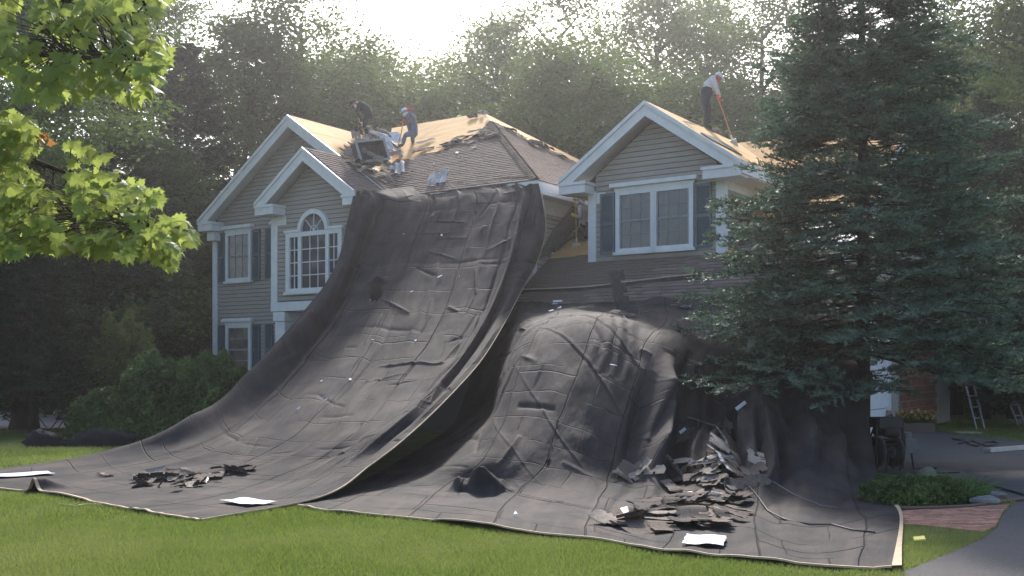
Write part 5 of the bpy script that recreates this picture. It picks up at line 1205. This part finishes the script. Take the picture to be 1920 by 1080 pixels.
M_gcap = mat('light_grey_cap', (.55, .57, .63), .9)
def tool(pts, label, blade=None, grip=True, m=M_wood):
    o = empty('roofing_shovel', pts[-1], 0, label, 'shovel'); L_ = [Vector(p) - Vector(pts[-1]) for p in pts]
    MB().tube(L_, .016, 7).build('handle', m, o, True)
    a, b = L_[-2], L_[-1]; d = (b - a).normalized(); x = d.cross(Vector((0, 1, 0))).normalized(); z = x.cross(d)
    k = MB(); k.prism([b + x * .10, b + x * .11 + d * .2 + z * .03, b - x * .11 + d * .2 + z * .03, b - x * .10], z * .008); k.tube([b - d * .12, b + d * .03], .022, 6); k.build('blade', M_metal if blade is None else blade, o)
    g = MB(); g.tube([L_[0] + x * .06, L_[0] - x * .06], .015, 6); g.build('grip', M_black, o); return o
# worker on the dormer
D3 = DR.world(1326, 243).y
r_, J3, B3 = person('roofer in grey shirt and pale cap bending over a shovel on the dormer roof', (1326, 243), D3, dict(
    pel=(1321, 180, 0), ch=(1331, 156, -.02), nk=(1339, 149, -.02), hd=(1345, 146, -.04), ls=(1333, 152, -.20), le=(1339, 168, -.26), lw=(1344, 180, -.12), rs=(1337, 153, .16), re=(1348, 167, .16), rw=(1349, 183, .05),
    lh=(1320, 186, -.10), lk=(1323, 210, -.14), la=(1321, 237, -.10), lt=(1331, 241, -.14), rh=(1322, 186, .10), rk=(1330, 208, .08), ra=(1327, 233, .16), rt=(1337, 238, .12)),
    (M_skin, M_gry, M_blk, M_boot, M_org, M_gry), dict(face=(.75, -.35, -.55), cap=M_gcap, mask=M_red), 1.28)
tool([P(1343, 178, D3 - .08), P(1354, 205, D3 - .05), P(1370, 252, D3 - .03), P(1373, 262, D3)], 'wooden handled shovel pushed down by the roofer on the dormer roof')
D2 = RM.world(760, 275).y
r_, J4, B4 = person('roofer in blue jeans and light blue cap crouching on bare roof sheathing', (765, 275), D2, dict(
    pel=(776, 247, 0), ch=(771, 226, -.05), nk=(765, 216, -.06), hd=(760, 211, -.08), ls=(770, 218, -.24), le=(768, 232, -.34), lw=(757, 232, -.20), rs=(773, 217, .14), re=(776, 207, .20), rw=(767, 203, .05),
    lh=(774, 251, -.11), lk=(761, 257, -.26), la=(756, 273, -.10), lt=(748, 276, -.14), rh=(777, 250, .10), rk=(774, 259, -.12), ra=(774, 269, .12), rt=(767, 271, .10)),
    (M_skin, mat('slate_shirt', (.12, .13, .16), .95, (.17, .18, .21), 14), M_jean, M_boot, M_org, M_slv), dict(face=(-.8, -.4, -.5), cap=M_bcap, mask=M_wht), 1.15)
tool([P(757, 222, D2 - .2), P(752, 250, D2 - .2), P(746, 274, D2 - .12)], 'wooden shovel held by the crouching roofer in jeans')
D1 = RG.world(672, 258).y
r_, J5, B5 = person('roofer all in black bending forward behind the skylight frame at the left ridge', (676, 256), D1, dict(
    pel=(693, 212, 0), ch=(681, 197, -.04), nk=(672, 195, -.06), hd=(665, 197, -.10), ls=(678, 197, -.22), le=(672, 212, -.30), lw=(679, 231, -.14), rs=(680, 197, .14), re=(668, 208, .14), rw=(668, 204, -.10),
    lh=(692, 216, -.11), lk=(684, 234, -.16), la=(690, 253, -.10), lt=(683, 256, -.12), rh=(694, 216, .11), rk=(672, 232, .05), ra=(664, 252, .05), rt=(656, 255, .02)),
    (M_skin, M_blk, M_blk, M_boot, M_wht, M_blk), dict(face=(-.8, -.3, -.6), cap=M_blk, mask=M_blk))
tool([P(667, 202, D1 - .25), P(674, 226, D1 - .22), P(683, 252, D1 - .15)], 'wooden shovel in the hands of the roofer dressed in black')
D4 = RW.world(1055, 468).y + .05
r_, J6, B6 = person('roofer in grey shirt with yellow gloves half hidden behind the left corner of the dormer', (1082, 470), D4, dict(
    pel=(1103, 436, .1), ch=(1098, 402, 0), nk=(1096, 386, -.04), hd=(1093, 374, -.08), ls=(1089, 392, -.18), le=(1092, 412, -.26), lw=(1081, 407, -.22), rs=(1104, 391, .12), re=(1096, 383, -.14), rw=(1085, 377, -.20),
    lh=(1098, 440, -.05), lk=(1073, 444, -.18), la=(1052, 463, -.10), lt=(1044, 471, -.14), rh=(1106, 440, .15), rk=(1102, 455, -.08), ra=(1106, 470, .10), rt=(1099, 474, .05)),
    (M_skin, M_gry, M_blk, M_boot, M_yel, M_gry), dict(face=(-.5, -.6, -.45), cap=M_gcap, mask=mat('maroon_scarf', (.16, .04, .05), .9), shift=(-.05, 0, 0)), 1.18)
tool([P(1080, 374, D4 - .24), P(1080, 410, D4 - .24), P(1081, 455, D4 - .2)], 'wooden shovel held upright by the roofer with yellow gloves')
pb = RW.world(1100, 372, .04)
# ------------------------------------------------------------ compressor cart, ladders, small yard things
DC = 16.3; cc = G(1686, 888); cc = Vector((cc.x, DC, 0))
ct = empty('air_compressor', cc, .25, 'black wheeled air compressor standing at the edge of the bed by the draped spruce', 'compressor')
for x in (-.24, .08):
    k = MB(); k.tube([(x - .035, 0, .30), (x + .035, 0, .30)], .24, 18); wh = k.build('wheel', M_black, ct, True)
    k = MB(); k.tube([(x - .04, 0, .30), (x + .04, 0, .30)], .10, 12); k.build('rim', mat('dark_grey_metal', (.16, .16, .17), .5), wh)
    k = MB(); k.tube([(x, .05, .30), (x, .02, 0.02)], .02, 6); k.build('leg', M_black, ct)
MB().tube([(-.3, .02, .30), (.14, .02, .30)], .025, 8).build('axle', M_black, ct)
k = MB(); k.tube([(-.20, -.12, .62), (-.17, -.12, .62), (.05, -.12, .62), (.07, -.12, .62)], [.05, .085, .085, .05], 12); k.build('air_tank', M_black, ct, True)
k = MB(); k.tube([(-.20, .12, .62), (-.17, .12, .62), (.05, .12, .62), (.07, .12, .62)], [.05, .085, .085, .05], 12); k.build('air_tank', M_black, ct, True)
k = MB()
for x in (-.30, .16):
    k.tube([(x, -.1, .05), (x, -.1, .78)], .02, 6); k.tube([(x, .15, .40), (x, -.1, .78)], .016, 6)
for z in (.42, .50, .66, .78): k.tube([(-.30, -.1, z), (.16, -.1, z)], .014, 6)
k.build('frame', M_black, ct); k = MB(); k.box((-.28, -.16, .68), (.12, .14, .84)); k.build('tool_box', mat('dark_plastic', (.05, .052, .058), .6), ct)
k = MB(); k.box((.20, -.12, .28), (.40, .14, .50)); k.tube([(.30, 0, .50), (.30, 0, .60)], .07, 10); k.tube([(.41, -.02, .36), (.45, -.02, .36)], .09, 10)
for j in range(5): k.box((.19, -.13, .30 + j * .035), (.41, .15, .312 + j * .035))
k.build('engine', mat('dark_grey_metal', (.16, .16, .17), .5), ct); 
for p0_, p1_ in (((.22, 0, .3), (.18, 0, 0)), ((.38, 0, .3), (.43, 0, 0)), ((-.05, -.05, .3), (-.16, -.15, .02))): MB().tube([p0_, p1_], .016, 6).build('leg', M_black, ct)
M_alu = mat('dusty_ladder_metal', (.50, .52, .56), .5, (.36, .38, .42), 10, metal=.35)
for (x0_, y0_, x1_, y1_, Dd, lab) in ((1760, 480, 1838, 803, 25.5, 'aluminium ladder leaning among the trees, left of the pair'), (1805, 500, 1916, 798, 25.0, 'aluminium ladder leaning among the trees, right of the pair')):
    foot = G(x1_, y1_ + 2); top = P(x0_, y0_, foot.y + 1.1); o = empty('ladder', foot, 0, lab, 'ladder'); t_ = top - foot; ac = Vector((.36, .26, 0)).normalized() * .38 * .5
    for s_ in (-1, 1): MB().bar(ac * s_, t_ + ac * s_, .03, .08, (0, 1, 0)).build('rail', M_alu, o)
    nst = int(t_.length / .3)
    for i in range(1, nst): MB().tube([t_ * (i / nst) - ac, t_ * (i / nst) + ac], .017, 6).build('rung', M_alu, o)
a, b = G(1850, 849), G(1990, 838); tag(MB().bar(a + Vector((0, 0, .05)), b + Vector((0, 0, .05)), .16, .07).build('aluminium_plank', M_metal), 'pale aluminium plank lying on the driveway at the right edge', 'plank')
tag(MB().box((0, 0, 0), (.55, .40, .05)).build('slate_panel', M_stone), 'flat grey panel lying on the grass beside the driveway', 'panel').location = G(1800, 815)
def hose(pts, rad, m, label, cat='hose', z=.02):
    P_ = [G(x, y) + Vector((0, 0, z)) for x, y in pts]; Q = []
    for i in range(len(P_) - 1):
        for f in range(4):
            t = f / 4; p0 = P_[max(0, i - 1)]; p3 = P_[min(len(P_) - 1, i + 2)]; Q.append(Vector([cr(p0[j], P_[i][j], P_[i + 1][j], p3[j], t) for j in range(3)]))
    Q.append(P_[-1]); tag(MB().tube(Q, rad, 6).build('hose', m, None, True), label, cat)
hose([(1690, 958), (1740, 957), (1800, 955), (1850, 950), (1890, 943), (1960, 938)], .022, mat('brown_hose', (.14, .09, .07), .7), 'brown hose running along the brick edging', z=.03)
hose([(1820, 908), (1850, 912), (1890, 922), (1930, 934)], .018, M_black, 'black hose along the far edge of the mulch bed')
hose([(1715, 881), (1740, 880), (1756, 880)], .016, M_black, 'short black hose end beside the compressor')
hose([(1712, 890), (1760, 889), (1800, 888)], .014, M_black, 'thin black line on the driveway behind the bed')
hose([(1798, 834), (1812, 830), (1820, 836), (1834, 838), (1845, 832), (1862, 830), (1870, 834), (1850, 838), (1832, 832), (1822, 829), (1815, 833)], .02, M_black, 'coiled black cord on the driveway', 'cord')
cs_ = [(px, py) for px, py in ((1787, 825), (1800, 827), (1808, 826))]; hose(cs_, .03, M_black, 'dark cable lump by the edge of the driveway', 'cable')
hose([(112, 951), (130, 953), (143, 955), (160, 952), (190, 952)], .006, mat('tan_strap', (.5, .42, .25), .8), 'thin tan strap lying on the lawn in front of the sloping tarp', 'strap', .04)
def rock(px, py, w__, h__, m, label, seed, cat='stone', name='stone'):
    rd_ = random.Random(seed); ph = [rd_.uniform(0, 6) for _ in range(4)]
    k = MB(); k.ball((0, 0, h__ * .4), w__ / 2, w__ * .38, h__ * .62, 12, 8, lambda d: 1 + .14 * math.sin(d.x * 4 + ph[0]) * math.cos(d.y * 5 + ph[1]) + .10 * math.sin(d.z * 6 + ph[2])); o = k.build(name, m); o.location = G(px, py); return tag(o, label, cat)
rock(228, 822, .42, .20, mat('white_stone', (.55, .55, .53), .9, (.65, .65, .62), 8, .5, 20), 'pale stone on the lawn at the foot of the low dark bush', 1)
rock(1848, 948, .34, .12, mat('dull_stone', (.16, .16, .155), .95, (.22, .22, .21), 6, .8, 20), 'grey stone at the right of the mulch bed', 2)
rock(1868, 930, .24, .05, mat('pale_bag', (.20, .19, .185), .9), 'flat pale stone behind the grey stone in the bed', 3)
rock(1740, 908, .30, .22, mat('mossy_stone', (.16, .16, .11), 1, (.22, .21, .15), 8, .5, 20), 'mossy stone between the two low plants in the bed', 4)
yb_ = MB().prism([(-.05, -.02, .03), (.05, -.03, .04), (.06, .03, .06), (-.04, .03, .05)], (0, 0, .012)).build('yellow_wrapper', mat('yellow_paper', (.75, .65, .18), .7)); yb_.location = G(1723, 1020); tag(yb_, 'small yellow wrapper on the grass right of the tarp', 'wrapper')
# black sheet bundle on the left lawn
Vb = MB(); 
def lump(d): return 1 + .18 * math.sin(d.x * 9 + 1) * math.cos(d.y * 7) + .12 * math.sin(d.z * 11 + d.x * 5)
Vb.ball((-.62, 0, .10), .36, .25, .24, 20, 12, lump); Vb.ball((.05, .05, .06), .5, .2, .10, 20, 10, lump); Vb.ball((.60, .12, .12), .66, .26, .23, 24, 12, lump); o = Vb.build('black_fabric_bundle', mat('black_fabric', (.012, .012, .014), .9, (.02, .02, .023), 9, .6, 30), None, True); o.location = G(138, 838); tag(o, 'crumpled black fabric bundle lying on the left lawn', 'fabric')
# folding table, slatted chair, planters
tb_ = empty('folding_table', G(95, 803), .1, 'brown topped folding table with crossed legs beside the thick trunk', 'table')
tp = MB().box((-.75, -.35, .66), (.55, .35, .70)); tp.build('table_top', mat('brown_board', (.16, .10, .075), .8, (.22, .14, .10), 6), tb_)
for x in (-.45, .35):
    k = MB(); k.tube([(x - .25, -.3, 0), (x + .25, -.3, .66)], .016, 6); k.tube([(x + .25, -.3, 0), (x - .25, -.3, .66)], .016, 6); k.tube([(x - .25, .3, 0), (x + .25, .3, .66)], .016, 6); k.tube([(x + .25, .3, 0), (x - .25, .3, .66)], .016, 6); k.build('crossed_legs', mat('dark_grey_metal', (.16, .16, .17), .5), tb_)
ch = empty('slatted_chair', G(130, 788), .3, 'tilted wooden slatted chair behind the folding table', 'chair')
for i in range(8): MB().obox((-.2 + .05 * i, 0, .15 + .08 * i), .10, .6, .025, Matrix.Rotation(-.5, 3, 'Y')).build('slat', mat('weathered_slat', (.42, .33, .24), .8), ch)
MB().bar((-.35, -.25, .05), (.2, -.25, .75), .04, .04).build('frame', M_bark, ch); MB().bar((-.35, .25, .05), (.2, .25, .75), .04, .04).build('frame', M_bark, ch); MB().bar((-.35, -.25, .06), (.3, -.25, .06), .04, .06).build('foot', M_bark, ch)
for (px, py, wd, lab, c1, sd_) in ((1655, 815, .55, 'planter of pale flowers in front of the white garage door', (.55, .50, .30), 5), (1712, 812, .95, 'long wooden planter with yellow and red flowers by the brick wall', (.60, .42, .12), 6)):
    g_ = G(px, py); o = empty('flower_planter', g_, .0, lab, 'planter'); MB().box((-wd / 2, -.15, 0), (wd / 2, .15, .26)).build('box', mat('weathered_box', (.13, .10, .08), .9), o)
    rs = np.random.RandomState(sd_); n = 1500; C = np.stack([rs.uniform(-wd / 2, wd / 2, n), rs.uniform(-.2, .2, n), .26 + rs.rand(n) * .22], 1); V, F_ = leafcloud(C, .06, rs); npobj('leaves', V, F_, L_mid, o)
    n = 110; C = np.stack([rs.uniform(-wd / 2, wd / 2, n), rs.uniform(-.25, .05, n), .36 + rs.rand(n) * .22], 1); V, F_ = leafcloud(C, .08, rs, .9); npobj('blossoms', V, F_, mat('petal_%s' % ('cream' if sd_ == 5 else 'gold'), c1, .7, (.6, .3, .1) if sd_ == 6 else (.35, .12, .3), 30), o)
# neighbouring house glimpsed at the far left
nb = empty('neighbouring_house', P(35, HZ, 44) - Vector((0, 0, EYE)), 0.1, 'grey clapboard house glimpsed through the trees at the far left edge', 'house')
nw = MB().box((-9, 0, 0), (0, 7, 5.2)).build('wall', mat('grey_brown_siding', (.16, .15, .145), .8), nb)
for i in range(26): MB().prism([(-9, 0, .2 + i * .19), (-9, -.035, .2 + i * .19), (-9, -.005, .39 + i * .19), (-9, 0, .39 + i * .19)], (8.9, 0, 0)).build('clapboard', mat('grey_brown_siding', (.16, .15, .145), .8), nw)
MB().box((-.1, -.05, 0), (.05, .1, 5.2)).build('corner_board', mat('grey_corner', (.28, .28, .29), .7), nb)
MB().prism([(-9.4, -.5, 5.2), (-9.4, 3.5, 7.6), (-9.4, 7.5, 5.2)], (9.8, 0, 0)).build('roof', M_shin_d, nb)
# ------------------------------------------------------------ air
hz = MB().box((-130, -12, -1.2), (130, 120, 26)).build('haze', mat('dummy', (1, 1, 1))); hz.data.materials.clear()
hm_ = bpy.data.materials.new('haze_air'); hm_.use_nodes = True; hn = hm_.node_tree.nodes; hn.clear()
ho = hn.new('ShaderNodeOutputMaterial'); pv = hn.new('ShaderNodeVolumePrincipled'); pv.inputs['Density'].default_value = .0009; pv.inputs['Anisotropy'].default_value = .72
pv.inputs['Color'].default_value = (.96, .95, .97, 1); hm_.node_tree.links.new(pv.outputs[0], ho.inputs['Volume']); hz.data.materials.append(hm_); tag(hz, kind='stuff')
